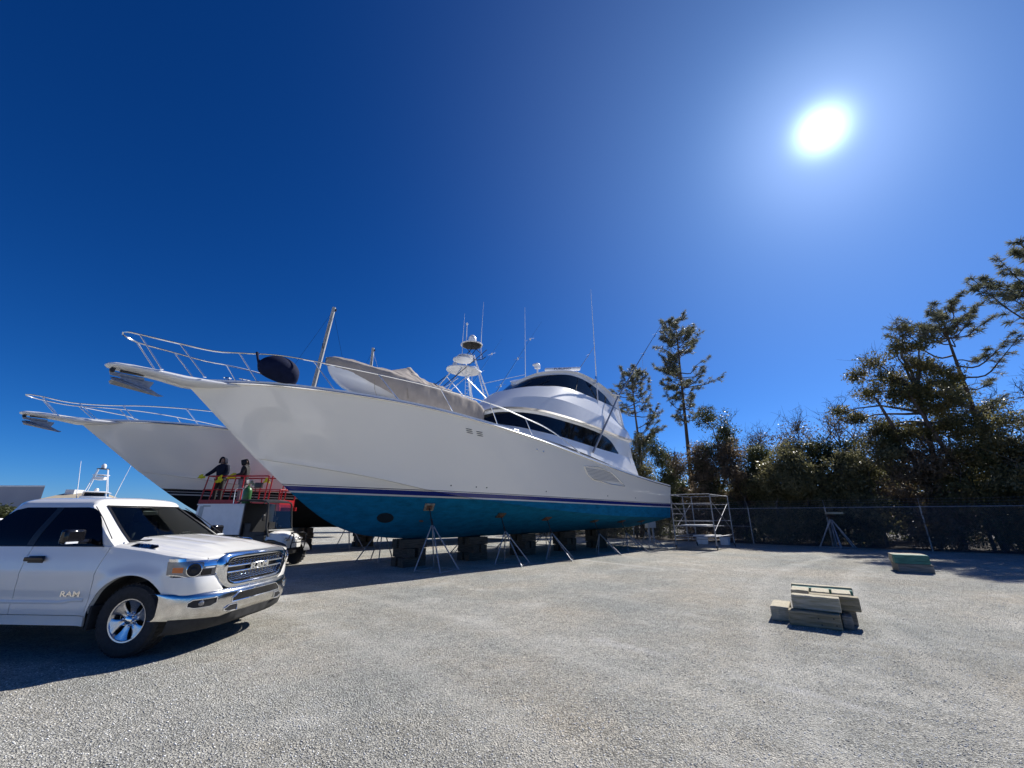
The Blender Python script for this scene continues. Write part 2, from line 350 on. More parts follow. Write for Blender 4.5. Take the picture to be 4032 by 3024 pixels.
# loose stones standing proud of the surface near the camera
def stones(k, ymax, smin, smax, mt, name, seed):
    r = np.random.default_rng(seed)
    yy = 1.6 + (ymax - 1.6) * r.random(k) ** 1.5; xx = (r.random(k) * 2 - 1) * (yy * 1.45 + 1.2)
    ok = ~((np.abs(xx + 5.3) < 2.) & (np.abs(yy - 6.5) < 1.)); xx, yy = xx[ok], yy[ok]; k = len(xx)
    base = np.array([[1, 0, 0], [0, 1, 0], [-1, 0, 0], [0, -1, 0], [0, 0, 1], [0, 0, -1]], float)
    fc = np.array([[0, 1, 4], [1, 2, 4], [2, 3, 4], [3, 0, 4], [1, 0, 5], [2, 1, 5], [3, 2, 5], [0, 3, 5]])
    s = smin + (smax - smin) * r.random((k, 1)) ** 3
    P = base[None] * (1 + .45 * (r.random((k, 6, 3)) - .5)) + .25 * (r.random((k, 6, 3)) - .5)
    P *= (s * np.stack([.7 + .6 * r.random(k), .7 + .6 * r.random(k), .42 + .25 * r.random(k)], 1))[:, None, :]
    a = r.random(k) * 6.28; ca, sa = np.cos(a), np.sin(a)
    x = P[..., 0] * ca[:, None] - P[..., 1] * sa[:, None]; y = P[..., 0] * sa[:, None] + P[..., 1] * ca[:, None]
    z = P[..., 2] + (s * .14) + (wave(xx, yy) * .012 * np.exp(-(xx ** 2 + (yy - 6) ** 2) / 400))[:, None]
    P = np.stack([x + xx[:, None], y + yy[:, None], z], 2)
    F = (fc[None] + (np.arange(k) * 6)[:, None, None]).reshape(-1, 3)
    o = np_mesh(name, P.reshape(-1, 3), F, mt); return tag(o, kind='stuff')
def stonemat(nm, a, bb):
    m, nt, b = new_mat(nm); g_ = N(nt, 'ShaderNodeNewGeometry'); r = N(nt, 'ShaderNodeValToRGB')
    r.color_ramp.elements[0].color = (*a, 1); r.color_ramp.elements[1].color = (*bb, 1)
    nt.links.new(g_.outputs['Random Per Island'], r.inputs[0]); nt.links.new(r.outputs[0], b.inputs['Base Color']); b.inputs['Roughness'].default_value = .8
    return m
M['stone'] = stonemat('loose_stone', (.26, .255, .235), (.96, .95, .90))
tag(stones(240000, 15, .003, .0095, M['stone'], 'loose_gravel', 3), 'loose grey gravel stones scattered over the yard', None)
# ------------------------------------------------------------------ yachts
BA = radians(226)
ST = [  # keel x,z   chine x,y,z   sheer x,y,z
 (0, .95, 0, 2.75, 1.50, -.05, 3.0, 3.18), (3, .92, 3, 2.78, 1.53, 3, 3.0, 3.42), (6, .88, 6, 2.76, 1.60, 6, 3.0, 3.74),
 (9, .85, 9, 2.68, 1.75, 9, 2.99, 4.12), (11.5, .84, 11.5, 2.45, 1.93, 11.6, 2.92, 4.45), (13.7, .84, 13.5, 2.1, 2.13, 13.9, 2.7, 4.70),
 (15.2, .89, 15.2, 1.7, 2.37, 16, 2.25, 4.92), (16.6, 1.06, 16.8, 1.2, 2.68, 18, 1.63, 5.03), (17.6, 1.42, 18.2, .62, 2.90, 19.8, .95, 5.05),
 (18.6, 2.08, 19.2, .2, 3.04, 21.1, .35, 4.97), (19.85, 3.11, 19.85, 0, 3.11, 21.8, 0, 4.9)]
class Hull:
    def __init__(s, sx=1., n=90):
        A = np.array(ST, float)
        Cc = [cr(np.c_[A[:, [0]], A[:, [1]] * 0, A[:, [1]]], n), None, None]
        # sample all three curves at common station parameters
        t = np.arange(len(A)); 
        def smp(Q):
            Q = np.array(Q, float); E = np.vstack([2 * Q[0] - Q[1], Q, 2 * Q[-1] - Q[-2]]); out = []
            for u in np.linspace(0, len(Q) - 1, n):
                i = min(int(u), len(Q) - 2); f = u - i; a, b, c, d = E[i:i + 4]
                out.append(.5 * (2 * b + (c - a) * f + (2 * a - 5 * b + 4 * c - d) * f * f + (3 * b - a - 3 * c + d) * f ** 3))
            return np.array(out)
        s.K = smp(np.c_[A[:, 0] * sx, A[:, 0] * 0, A[:, 1]]); s.C = smp(np.c_[A[:, 2] * sx, A[:, 3], A[:, 4]]); s.S = smp(np.c_[A[:, 5] * sx, A[:, 6], A[:, 7]])
        s.C[:, 1] = np.maximum(s.C[:, 1], 0); s.S[:, 1] = np.maximum(s.S[:, 1], 0); s.n = n; s.sx = sx
        R = []
        for i in range(n):
            k, c, h = s.K[i], s.C[i], s.S[i]; sb = i / (n - 1); row = []
            for t in np.linspace(0, 1, 13): row.append(np.array([k[0] + (c[0] - k[0]) * t, (c[1] - .03 * (c[1] > .03)) * t, k[2] + (c[2] - k[2]) * t ** 1.22]))
            lip = .06 * min(1, c[1] / .5); row.append(np.array([c[0], c[1] + lip, c[2] + .012])); row.append(np.array([c[0] + .01, c[1] + lip + .012, c[2] + .12 * min(1, c[1] / .3)]))
            b0 = row[-1]; p = 1 + .75 * max(0, (sb - .35) / .65) ** 1.2
            for t in np.linspace(0, 1, 18)[1:]:
                row.append(np.array([b0[0] + (h[0] - b0[0]) * t, b0[1] + (h[1] - b0[1]) * t ** p, b0[2] + (h[2] - b0[2]) * t]))
            R.append(row)
        R = np.array(R); R[-1, :, 1] = 0; s.R = R
    def port(s, x, z, top=True):
        """point of the port side nearest to (x, z), with outward normal"""
        Q = s.R[:, 13:] if top else s.R[:, :14]
        d = (Q[..., 0] - x) ** 2 + (Q[..., 2] - z) ** 2; i, j = np.unravel_index(d.argmin(), d.shape); i = min(max(i, 1), s.n - 2); j = min(max(j, 1), Q.shape[1] - 2)
        a = Q[i + 1, j] - Q[i - 1, j]; b = Q[i, j + 1] - Q[i, j - 1]; nn = np.cross(b, a); nn /= np.linalg.norm(nn); nn *= np.sign(nn[1]) or 1
        p = Q[i, j].copy(); r = (np.array([x, 0, z]) - p); r[1] = 0; r[1] = -(nn[0] * r[0] + nn[2] * r[2]) / nn[1]; return p + r, nn
    def sheer(s, x):
        o = np.argsort(s.S[:, 0]); return np.array([x, np.interp(x, s.S[o, 0], s.S[o, 1]), np.interp(x, s.S[o, 0], s.S[o, 2])])
    def keel(s, x):
        o = np.argsort(s.K[:, 0]); return np.interp(x, s.K[o, 0], s.K[o, 2])

def hull_mat(name, stops, quad, mott, sheenc=.5):
    """paint laid out by height above the waterline: (height, colour) stops"""
    m, nt, b = new_mat(name); L = nt.links.new
    tc = N(nt, 'ShaderNodeTexCoord'); sp = N(nt, 'ShaderNodeSeparateXYZ'); L(tc.outputs['Object'], sp.inputs[0])
    x2 = N(nt, 'ShaderNodeMath', operation='MULTIPLY'); L(sp.outputs[0], x2.inputs[0]); L(sp.outputs[0], x2.inputs[1])
    wl = N(nt, 'ShaderNodeMath', operation='MULTIPLY_ADD'); L(x2.outputs[0], wl.inputs[0]); wl.inputs[1].default_value = quad; wl.inputs[2].default_value = 2.24
    h = N(nt, 'ShaderNodeMath', operation='SUBTRACT'); L(sp.outputs[2], h.inputs[0]); L(wl.outputs[0], h.inputs[1])
    mr = N(nt, 'ShaderNodeMapRange'); mr.inputs['From Min'].default_value = -.5; mr.inputs['From Max'].default_value = .5; L(h.outputs[0], mr.inputs['Value'])
    r = N(nt, 'ShaderNodeValToRGB'); r.color_ramp.interpolation = 'CONSTANT'; e = r.color_ramp.elements
    while len(e) > 1: e.remove(e[-1])
    e[0].position = 0; e[0].color = (*stops[0][1], 1)
    for hh, c in stops[1:]: q = e.new(hh + .5); q.color = (*c, 1)
    L(mr.outputs[0], r.inputs[0])
    mp = N(nt, 'ShaderNodeMapping'); mp.inputs['Scale'].default_value = (1, 1, 3.2); L(tc.outputs['Object'], mp.inputs[0])
    no = N(nt, 'ShaderNodeTexNoise'); no.inputs['Scale'].default_value = 2.4; no.inputs['Detail'].default_value = 9; no.inputs['Roughness'].default_value = .75; L(mp.outputs[0], no.inputs['Vector'])
    nr = N(nt, 'ShaderNodeMapRange'); nr.inputs['From Min'].default_value = .3; nr.inputs['From Max'].default_value = .7; nr.inputs['To Min'].default_value = 1 - mott; nr.inputs['To Max'].default_value = 1 + mott; L(no.outputs[0], nr.inputs['Value'])
    under = N(nt, 'ShaderNodeMath', operation='LESS_THAN'); L(h.outputs[0], under.inputs[0]); under.inputs[1].default_value = stops[1][0]
    mm = N(nt, 'ShaderNodeMix'); L(under.outputs[0], mm.inputs[0]); mm.inputs[2].default_value = 1.; L(nr.outputs[0], mm.inputs[3])
    sc = N(nt, 'ShaderNodeVectorMath', operation='SCALE'); L(r.outputs[0], sc.inputs[0]); L(mm.outputs[0], sc.inputs['Scale'])
    L(sc.outputs[0], b.inputs['Base Color'])
    rr = N(nt, 'ShaderNodeMapRange'); L(under.outputs[0], rr.inputs['Value']); rr.inputs['To Min'].default_value = .22; rr.inputs['To Max'].default_value = .85; L(rr.outputs[0], b.inputs['Roughness'])
    cw_ = N(nt, 'ShaderNodeMapRange'); L(under.outputs[0], cw_.inputs['Value']); cw_.inputs['To Min'].default_value = .5; cw_.inputs['To Max'].default_value = 0.; L(cw_.outputs[0], b.inputs['Coat Weight'])
    sw_ = N(nt, 'ShaderNodeMapRange'); L(under.outputs[0], sw_.inputs['Value']); sw_.inputs['To Min'].default_value = .5; sw_.inputs['To Max'].default_value = .12; L(sw_.outputs[0], b.inputs['Specular IOR Level'])
    n3 = N(nt, 'ShaderNodeTexNoise'); n3.inputs['Scale'].default_value = 60; L(tc.outputs['Object'], n3.inputs['Vector'])
    bp = N(nt, 'ShaderNodeBump'); bp.inputs['Strength'].default_value = .05; bp.inputs['Distance'].default_value = .01; L(n3.outputs[0], bp.inputs['Height']); L(bp.outputs[0], b.inputs['Normal'])
    return m
WHT = (.92, .875, .775)
M['hull_blue'] = hull_mat('white_hull_teal_bottom', [(-.5, (.003, .125, .25)), (-.20, (.60, .60, .58)), (-.155, (.010, .020, .17)), (-.02, WHT), (.0, (.02, .02, .06)), (.018, WHT)], .0006, .35)
M['hull_black'] = hull_mat('white_hull_black_bottom', [(-.5, (.010, .012, .014)), (-.22, (.45, .45, .44)), (-.17, (.012, .012, .014)), (-.10, (.45, .45, .44)), (-.075, (.008, .008, .01)), (.02, WHT)], .0005, .3)

def build_hull(H, m, root):
    mb = MB(); R = H.R; P = [list(map(tuple, r)) for r in R]; S = [[(x, -y, z) for x, y, z in r] for r in P]
    mb.grid([a[::-1] + b[1:] for a, b in zip(P, S)])
    tr = P[0][::-1] + S[0][1:]; mb.add(tr, [tuple(range(len(tr)))])
    h = mb.build('hull', m, root, auto=24)
    d = MB(); rows = []
    for i in range(H.n):
        x, y, z = H.S[i]; rows.append([(x, y * t, z - .012 + .14 * (1 - t * t) * min(1, y / 1.5)) for t in np.linspace(1, -1, 13)])
    d.grid(rows); d.build('deck', M['gelcoat_dull'], root)
    r = MB()
    for sg in (1, -1): r.tube([(x + .012, sg * (y + .012), z - .035) for x, y, z in H.S[:-1]] + [(H.S[-1][0] + .03, 0, H.S[-1][2] - .035)], .028, 6)
    r.build('rub_rail', M['steel'], h)
    t = MB()
    for sg in (1, -1):
        rows = [[(x, sg * y, z - .01), (x, sg * y, z + .055), (x, sg * max(0, y - .07), z + .06), (x, sg * max(0, y - .09), z)] for x, y, z in H.S]
        t.grid(rows)
    t.build('toe_rail', M['gelcoat'], root)
    return h

H1 = Hull(); H2 = Hull(24.5 / 21.8)

def pulpit(H, root, anchor=True):
    bx = H.S[-1][0]; z = H.S[-1][2]
    mb = MB(); rings = []
    for x, w_, zt, th in ((1.48, .02, .07, .03), (1.44, .15, .10, .09), (1.3, .25, .13, .14), (1.0, .30, .14, .17), (.5, .33, .13, .20), (0, .37, .11, .26), (-.5, .45, .10, .22), (-1.0, .52, .09, .16), (-1.4, .5, .07, .1)):
        rings.append([(bx + x, w_ * cos(a) * (abs(cos(a)) ** -.3 if abs(cos(a)) > .01 else 1), z + zt - th / 2 + th / 2 * sin(a)) for a in [2 * pi * k / 20 for k in range(20)]])
    mb.loft(rings, True, (True, True)); p = mb.build('bow_pulpit', M['gelcoat'], root)
    sl_ = MB(); sl_.box((bx + .75, 0, z - .03), (.9, .16, .035)); sl_.build('anchor_slot', M['dark_metal'], p)
    rl = MB(); rl.tube([(bx + 1.33, -.11, z - .05), (bx + 1.33, .11, z - .05)], .05, 12); rl.build('bow_roller', M['black_plastic'], p)
    a = MB()
    # shank
    a.loft([[(bx + 1.38, -.02, z - .07), (bx + 1.38, .02, z - .07), (bx + 1.34, .02, z - .16), (bx + 1.34, -.02, z - .16)], [(bx + .75, -.02, z - .1), (bx + .75, .02, z - .1), (bx + .72, .02, z - .2), (bx + .72, -.02, z - .2)]], True, (True, True))
    a.add([(bx + 1.2, -.02, z - .12), (bx + 1.2, .02, z - .12), (bx + .55, .02, z - .17), (bx + .55, -.02, z - .17), (bx + 1.1, -.02, z - .27), (bx + 1.1, .02, z - .27), (bx + .62, .02, z - .36), (bx + .62, -.02, z - .36)], [(0, 1, 2, 3), (4, 5, 6, 7), (0, 3, 7, 4), (1, 2, 6, 5), (0, 1, 5, 4), (3, 2, 6, 7)])
    # two plough blades meeting in a point, flaring aft-down
    for sg in (1, -1):
        a.add([(bx + 1.26, sg * .03, z - .20), (bx + 1.34, sg * .24, z - .26), (bx + .42, sg * .03, z - .44), (bx + .30, 0, z - .47), (bx + 1.24, sg * .04, z - .25), (bx + 1.30, sg * .26, z - .32), (bx + .40, sg * .03, z - .50), (bx + .80, sg * .02, z - .22)],
              [(0, 1, 2, 7), (4, 5, 6), (0, 1, 5, 4), (1, 2, 6, 5), (2, 3, 6), (0, 4, 6, 2)])
    a.build('anchor', M['galv'], root, smooth=False, bevel=.008)
    return p

def rails(H, root, path, stan, bow, name='bow_rail'):
    for nm in (1,):
        mb = MB(); P = cr([(x, -y, z) for x, y, z in path[::-1]][:-1] + path, 150); mb.tube(P, .021, 8); r = mb.build(name, M['steel'], root)
    for (b, t) in stan:
        for sg in (1, -1):
            q = MB(); q.tube([(b[0], sg * b[1], b[2]), (t[0], sg * t[1], t[2])], .017, 7); q.lathe([(.04, 0), (.04, .015), (.02, .02)], (b[0], sg * b[1], b[2] - .005), None, 12); q.build('stanchion', M['steel'], r)
    return r

Y1 = thing('sport_yacht', 'large white sport yacht with teal bottom and dark blue stripe, nearest the camera', 'yacht', (6.73, 25.57, 0), BA)
hull1 = build_hull(H1, M['hull_blue'], Y1)
pulpit(H1, Y1)
def off(p, d): return (p[0] + d[0], p[1] + d[1], p[2] + d[2])
rp = [(23.17, 0, 5.80), (23.08, .2, 5.79), (22.85, .33, 5.75), (22.1, .42, 5.72), (21.4, .52, 5.70), (20.88, .66, 5.76), (20.05, 1.0, 5.84), (19.2, 1.3, 5.82), (17.45, 1.78, 5.75), (15.5, 2.33, 5.60), (13.6, 2.70, 5.40), (11.9, 2.83, 5.13), (10.7, 2.88, 4.92), (9.5, 2.9, 4.55), (8.5, 2.9, 4.16)]
st1 = [((22.3, .3, 5.02), (22.86, .33, 5.75)), ((21.45, .42, 5.0), (22.1, .42, 5.72)), ((20.35, .72, 5.07), (20.88, .66, 5.76)), ((18.5, 1.38, 5.06), (19.2, 1.3, 5.82)), ((16.75, 1.98, 4.99), (17.45, 1.78, 5.75)), ((14.95, 2.4, 4.84), (15.5, 2.33, 5.60)), ((13.2, 2.70, 4.66), (13.6, 2.70, 5.40)), ((11.5, 2.85, 4.50), (11.9, 2.83, 5.13))]
rails(H1, Y1, rp, st1, None)
# windlass, cleats, chain on the foredeck
q = MB(); q.lathe([(.12, 0), (.12, .08), (.07, .1), (.07, .16), (.1, .18), (.0, .19)], (20.9, 0, 5.02), None, 16); q.build('windlass', M['steel'], Y1)
for x, y in ((20.6, .5), (20.6, -.5), (12.3, 2.75), (5.5, 2.85)):
    q = MB(); z = H1.sheer(x)[2] + .05; q.tube([(x - .13, y, z + .06), (x + .13, y, z + .06)], .014, 6); q.tube([(x - .05, y, z - .03), (x - .05, y, z + .06)], .014, 6); q.tube([(x + .05, y, z - .03), (x + .05, y, z + .06)], .014, 6); q.build('deck_cleat', M['steel'], Y1)

# ---- deckhouse: horizontal levels lofted upwards, each a port outline from the nose to the aft end
LV = {
 'base': [(13.1, 0, 4.95), (12.95, .7, 4.95), (12.6, 1.2, 4.95), (12.08, 1.56, 4.93), (10.62, 2.12, 4.72), (9.27, 2.37, 4.52), (7.58, 2.49, 4.28), (5.45, 2.5, 3.95), (3.8, 2.5, 3.7), (2.6, 2.5, 3.55)],
 'wb': [(12.52, 0, 5.46), (12.33, .8, 5.33), (12.08, 1.08, 5.19), (11.65, 1.38, 5.14), (10.82, 1.76, 5.07), (9.07, 2.18, 4.92), (7.55, 2.33, 4.78), (5.66, 2.35, 4.66), (4.15, 2.35, 4.59), (2.85, 2.35, 4.5)],
 'wt': [(12.48, 0, 5.50), (12.2, .66, 5.54), (11.75, 1.07, 5.69), (11.24, 1.41, 5.74), (10.55, 1.71, 5.77), (9.74, 1.95, 5.75), (8.93, 2.11, 5.69), (7.39, 2.27, 5.59), (6.33, 2.31, 5.50), (5.48, 2.33, 5.37), (4.87, 2.34, 5.14), (4.15, 2.35, 4.63), (2.86, 2.35, 4.54)],
 'bu': [(12.44, 0, 5.53), (12.22, .55, 5.56), (11.9, 1.0, 5.76), (11.35, 1.36, 5.83), (10.6, 1.73, 5.85), (9.6, 2.0, 5.83), (7.9, 2.28, 5.70), (6.1, 2.34, 5.56), (4.5, 2.36, 5.42), (3.05, 2.36, 5.33)],
 'be': [(12.6, 0, 5.50), (12.38, .60, 5.54), (12.1, 1.02, 5.72), (11.55, 1.42, 5.82), (10.72, 1.83, 5.86), (9.68, 2.12, 5.85), (7.95, 2.40, 5.73), (6.17, 2.46, 5.60), (4.5, 2.48, 5.46), (2.98, 2.48, 5.40)],
 'bt': [(12.56, 0, 5.60), (12.33, .58, 5.64), (12.05, .98, 5.81), (11.5, 1.37, 5.92), (10.68, 1.77, 5.97), (9.65, 2.07, 5.96), (7.93, 2.35, 5.84), (6.15, 2.42, 5.71), (4.5, 2.43, 5.58), (2.95, 2.43, 5.52)],
 'bd': [(11.75, 0, 6.25), (11.55, .6, 6.27), (11.2, 1.05, 6.38), (10.6, 1.48, 6.52), (9.8, 1.82, 6.62), (8.8, 2.07, 6.66), (7.5, 2.22, 6.58), (5.9, 2.29, 6.40), (4.4, 2.30, 6.15), (3.0, 2.31, 5.9)],
 'tr': [(10.75, 0, 7.00), (10.6, .5, 7.02), (10.3, .9, 7.10), (9.85, 1.25, 7.2), (9.2, 1.58, 7.29), (8.2, 1.86, 7.32), (7.0, 2.02, 7.22), (5.7, 2.11, 7.0), (4.4, 2.13, 6.66), (3.05, 2.14, 6.2)],
 'ub': [(10.35, 0, 7.02), (10.22, .44, 7.05), (10.0, .76, 7.13), (9.62, 1.10, 7.24), (9.08, 1.41, 7.36), (8.2, 1.72, 7.47), (7.2, 1.91, 7.45), (5.88, 2.02, 7.34), (4.16, 2.04, 7.24), (3.75, 2.03, 7.2), (3.1, 2.03, 7.1)],
 'ut': [(9.5, 0, 7.62), (9.32, .42, 7.78), (8.98, .80, 7.97), (8.43, 1.16, 8.12), (7.52, 1.5, 8.30), (6.8, 1.67, 8.34), (5.96, 1.79, 8.24), (5.21, 1.86, 8.04), (4.46, 1.92, 7.75), (3.85, 1.98, 7.32), (3.12, 2.02, 7.16)],
 'ru': [(9.4, 0, 7.72), (9.22, .42, 7.86), (8.9, .82, 8.06), (8.3, 1.18, 8.22), (7.4, 1.52, 8.41), (6.6, 1.72, 8.45), (5.6, 1.84, 8.33), (4.7, 1.93, 8.10), (3.8, 1.97, 7.84), (3.3, 1.99, 7.65)],
 're': [(9.45, 0, 7.82), (9.28, .46, 7.96), (8.95, .88, 8.16), (8.35, 1.25, 8.33), (7.4, 1.60, 8.52), (6.55, 1.80, 8.56), (5.5, 1.93, 8.44), (4.6, 2.02, 8.20), (3.7, 2.07, 7.94), (2.9, 2.09, 7.72)],
 'rt': [(9.2, 0, 7.96), (9.0, .42, 8.08), (8.7, .80, 8.27), (8.1, 1.12, 8.45), (7.2, 1.42, 8.65), (6.4, 1.60, 8.69), (5.4, 1.72, 8.58), (4.5, 1.80, 8.34), (3.6, 1.85, 8.06), (2.9, 1.87, 7.84)],
 'rc': [(8.3, 0, 8.42), (8.2, .2, 8.44), (8.0, .42, 8.50), (7.5, .65, 8.62), (6.8, .85, 8.74), (6.1, .95, 8.78), (5.2, 1.0, 8.70), (4.4, 1.05, 8.48), (3.6, 1.1, 8.2), (2.9, 1.1, 7.96)]}
NC = 90
LC = {k: cr(v, NC) for k, v in LV.items()}
order = ['base', 'wb', 'wt', 'bu', 'be', 'bt', 'bd', 'tr', 'ub', 'ut', 'ru', 're', 'rt', 'rc']
for k in ('wb', 'wt', 'ub', 'ut'): pass
def full(k): c = LC[k]; return [tuple(p) for p in c[::-1]] + [(x, -y, z) for x, y, z in c[1:]]
def gap(a, b): return np.linalg.norm(LC[b] - LC[a], axis=1)
W = 2 * NC - 1
def band_faces(a, b, glass_thr=None):
    A, B = full(a), full(b); F = []; G = []
    g = gap(a, b); gg = np.r_[g[::-1], g[1:]]
    for j in range(W - 1):
        q = (j, j + 1, W + j + 1, W + j)
        (G if glass_thr is not None and min(gg[j], gg[j + 1]) > glass_thr else F).append(q)
    return A + B, F, G
body = MB(); bridge = MB(); roof = MB(); stripe_ = MB(); g1 = MB(); g2 = MB()
for a, b in zip(order[:-1], order[1:]):
    thr = .05 if (a, b) in (('wb', 'wt'), ('ub', 'ut')) else None
    V_, F_, G_ = band_faces(a, b, thr)
    i = order.index(a)
    tgt = body if i <= 2 else stripe_ if a in ('be',) else bridge if i <= 8 else roof
    if a == 'ut': tgt = bridge
    if F_: tgt.add(V_, F_)
    if G_: (g1 if a == 'wb' else g2).add(V_, G_)
# aft walls and roof cap
def aftwall(mb, ks):
    P = [LC[k][-1] for k in ks]; L_ = [(x, y, z) for x, y, z in P]; mb.add(L_ + [(x, -y, z) for x, y, z in L_[::-1]], [tuple(range(2 * len(L_)))])
aftwall(body, ['base', 'wb', 'wt', 'bu']); aftwall(bridge, ['bu', 'be', 'bt', 'bd', 'tr', 'ub', 'ut', 'ru']); aftwall(roof, ['ru', 're', 'rt', 'rc'])
rc = full('rc'); roof.add(rc, [(j, j + 1, W - 2 - j, W - 1 - j) for j in range(0, NC - 1)])
house = body.build('deckhouse', M['gelcoat'], Y1, auto=35); 
br = bridge.build('enclosed_bridge', M['gelcoat'], Y1, auto=50)
rf = roof.build('hardtop', M['gelcoat'], Y1, auto=35)
stripe_.build('tan_brow_stripe', M['tan'], br)
g1.build('saloon_window_band', M['glass_dark'], house, auto=50); g2.build('bridge_window_band', M['glass_dark'], br, auto=50)
# mullions in the bridge and saloon windows
def mull(a, b, js, par):
    for j in js:
        p = LC[a][j]; q_ = LC[b][min(NC - 1, j)]
        mb = MB(); mb.tube([p + (0, .006, 0), (p + q_) / 2 + (0, .012, 0), q_ + (0, .006, 0)], .012, 5); mb.build('window_mullion', M['black_plastic'], par)
mull('ub', 'ut', (22, 44, 62), br); mull('wb', 'wt', (58,), house)
# wipers, grab rails, radar, antennas
def y1_tube(nm, P, r, m, par=Y1, n=7): mb = MB(); mb.tube(P, r, n); return mb.build(nm, m, par)
y1_tube('wiper', [LC['ub'][8] + (0.02, .03, 0), LC['ub'][13] * .45 + LC['ut'][13] * .55 + (.03, .05, 0)], .012, M['black_plastic'], br)
y1_tube('wiper', [LC['ub'][17] + (0.02, .03, 0), LC['ub'][24] * .5 + LC['ut'][24] * .5 + (.02, .05, 0)], .012, M['black_plastic'], br)
rad = MB(); rad.lathe([(.22, -.05), (.20, .2), (.14, .45), (.12, .62), (0, .63)], (5.6, 0, 8.75), None, 18); rad = rad.build('radar_pedestal', M['white_paint'], rf)
vd = Vector((-.62, .78, 0)).normalized()   # the bar's long way
bar = MB(); rr_ = [];
for t, s_ in ((-1, .45), (-.97, .9), (-.9, 1), (.9, 1), (.97, .9), (1, .45)):
    c_ = Vector((5.6, 0, 9.46)) + vd * t * 1.0; nrm = Vector((vd.y, -vd.x, 0))
    rr_.append([c_ + nrm * .09 * s_ * cos(a) + Vector((0, 0, .105 * s_ * sin(a))) for a in [2 * pi * k / 16 for k in range(16)]])
bar.loft(rr_, True, (True, True)); bar = bar.build('radar_bar', M['white_paint'], rad)
nn = Vector((vd.y, -vd.x, 0)); 
if nn.x < 0: nn = -nn
c_ = Vector((5.6, 0, 9.46)) + nn * .094
lo = vd if nn.cross(Vector((0, 0, 1))).dot(vd) < 0 else -vd
bar_txt = text_mesh('radar_lettering', 'FURUNO', .17, .004, mat('navy_letters', (.02, .03, .12), .4), bar, frame_mtx(c_, lo, (0, 0, 1)), .002, 1.35)
lt = MB(); lt.box((7.9, .1, 8.98), (.26, .22, .24)); lt.tube([(7.9, .1, 8.5), (7.9, .1, 8.9)], .05); lt.box((8.0, .1, 9.06), (.2, .34, .1)); lt.build('searchlight', M['white_paint'], rf, bevel=.03)
y1_tube('antenna', [(5.45, 2.06, 6.80), (5.45, 2.06, 7.9), (5.42, 2.06, 10.4), (5.4, 2.06, 13.8)], [.03, .03, .02, .008], M['white_paint'])
am = MB(); am.box((5.45, 1.98, 8.25), (.16, .22, .07)); am.box((5.45, 2.06, 8.42), (.12, .09, .3)); am.build('antenna_mount', M['steel'], rf)
y1_tube('antenna', [(7.0, -1.55, 8.5), (7.0, -1.55, 10.2), (6.98, -1.55, 13.4)], [.028, .018, .007], M['white_paint'])
for sg in (1, -1):
    o_ = y1_tube('outrigger', [(6.9, sg * 2.52, 4.40), (5.4, sg * 2.42, 6.0), (3.9, sg * 2.32, 7.65), (.7, sg * 2.5, 11.0), (-2.5, sg * 2.7, 14.3)], [.050, .045, .038, .026, .010], M['galv'], Y1, 8)
    for t in (.28, .52, .8):
        p = Vector((3.9, sg * 2.32, 7.65)).lerp(Vector((-2.5, sg * 2.7, 14.3)), t); mb = MB(); mb.tube([p + Vector((-.05, 0, .06)), p + Vector((.05, 0, -.1))], .03, 6); mb.tube([p + Vector((0, -.18, .1)), p + Vector((0, .18, .1))], .007, 4); mb.build('spreader', M['steel'], o_)
    # thin rigging lines of the pole
    mb = MB(); mb.tube([(3.2, sg * 2.35, 8.4), (2.2, sg * 2.5, 7.2), (2.8, sg * 2.5, 4.1)], .006, 3); mb.tube([(.7, sg * 2.5, 11.0), (1.2, sg * 2.6, 8.0), (2.6, sg * 2.6, 4.0)], .006, 3); mb.build('halyard', M['rope'], o_)
    y1_tube('hardtop_post', [(3.55, sg * 2.1, 7.75), (3.1, sg * 2.42, 3.62)], .035, M['white_paint'])
    y1_tube('hardtop_bracket', [(4.0, sg * 1.9, 8.02), (3.75, sg * 2.4, 7.8)], .03, M['steel'], rf)
# vents beside the rail, portholes, through-hull fittings, thruster tunnel, air intake
def hull_patch(nm, x, z, r1, r2, m, top=True, depth=.012, n=16, ang=0.):
    p, nn_ = H1.port(x, z, top); nv = Vector(nn_); u_ = Vector((1, 0, 0)); u_ = (u_ - nv * u_.dot(nv)).normalized(); v_ = nv.cross(u_)
    if ang: u_, v_ = u_ * cos(ang) + v_ * sin(ang), v_ * cos(ang) - u_ * sin(ang)
    mb = MB(); P0 = Vector(p) - nv * .02; P1 = Vector(p) + nv * depth
    R_ = lambda c, s: [c + u_ * r1 * s * cos(2 * pi * k / n) + v_ * r2 * s * sin(2 * pi * k / n) for k in range(n)]
    mb.loft([R_(P0, 1), R_(P1, 1), R_(P1 + nv * .004, .85)], True, (False, True)); return mb.build(nm, m, hull1)
for x, z in ((14.35, 4.33), (13.95, 4.28)):
    for k in (-1, 0, 1): hull_patch('louvre_vent', x + .03 * k, z + .06 * k, .13, .012, M['dark_metal'], ang=.0)
for x, z in ((11.3, 4.0), (10.95, 3.96)): hull_patch('drain_fitting', x, z, .035, .035, M['steel'])
for x in (14.6, 13.7, 13.3, 10.6, 6.5, 4.0): hull_patch('through_hull_fitting', x, 2.49 + .0006 * x * x - .06, .022, .022, M['dark_metal'])
hull_patch('thruster_tunnel', 16.1, 1.55, .27, .19, mat('dark_teal', (.002, .012, .02), .9, 0, .2), top=False, depth=.008, n=24)
hull_patch('transducer', 14.9, 1.45, .08, .04, M['rust_pad'], top=False)
ai = MB(); fr = []; poly = [(8.35, 3.62), (7.3, 3.66), (6.2, 3.50), (5.15, 3.02), (5.05, 2.94), (6.3, 2.98), (7.75, 3.12), (8.1, 3.3)]
PP = []
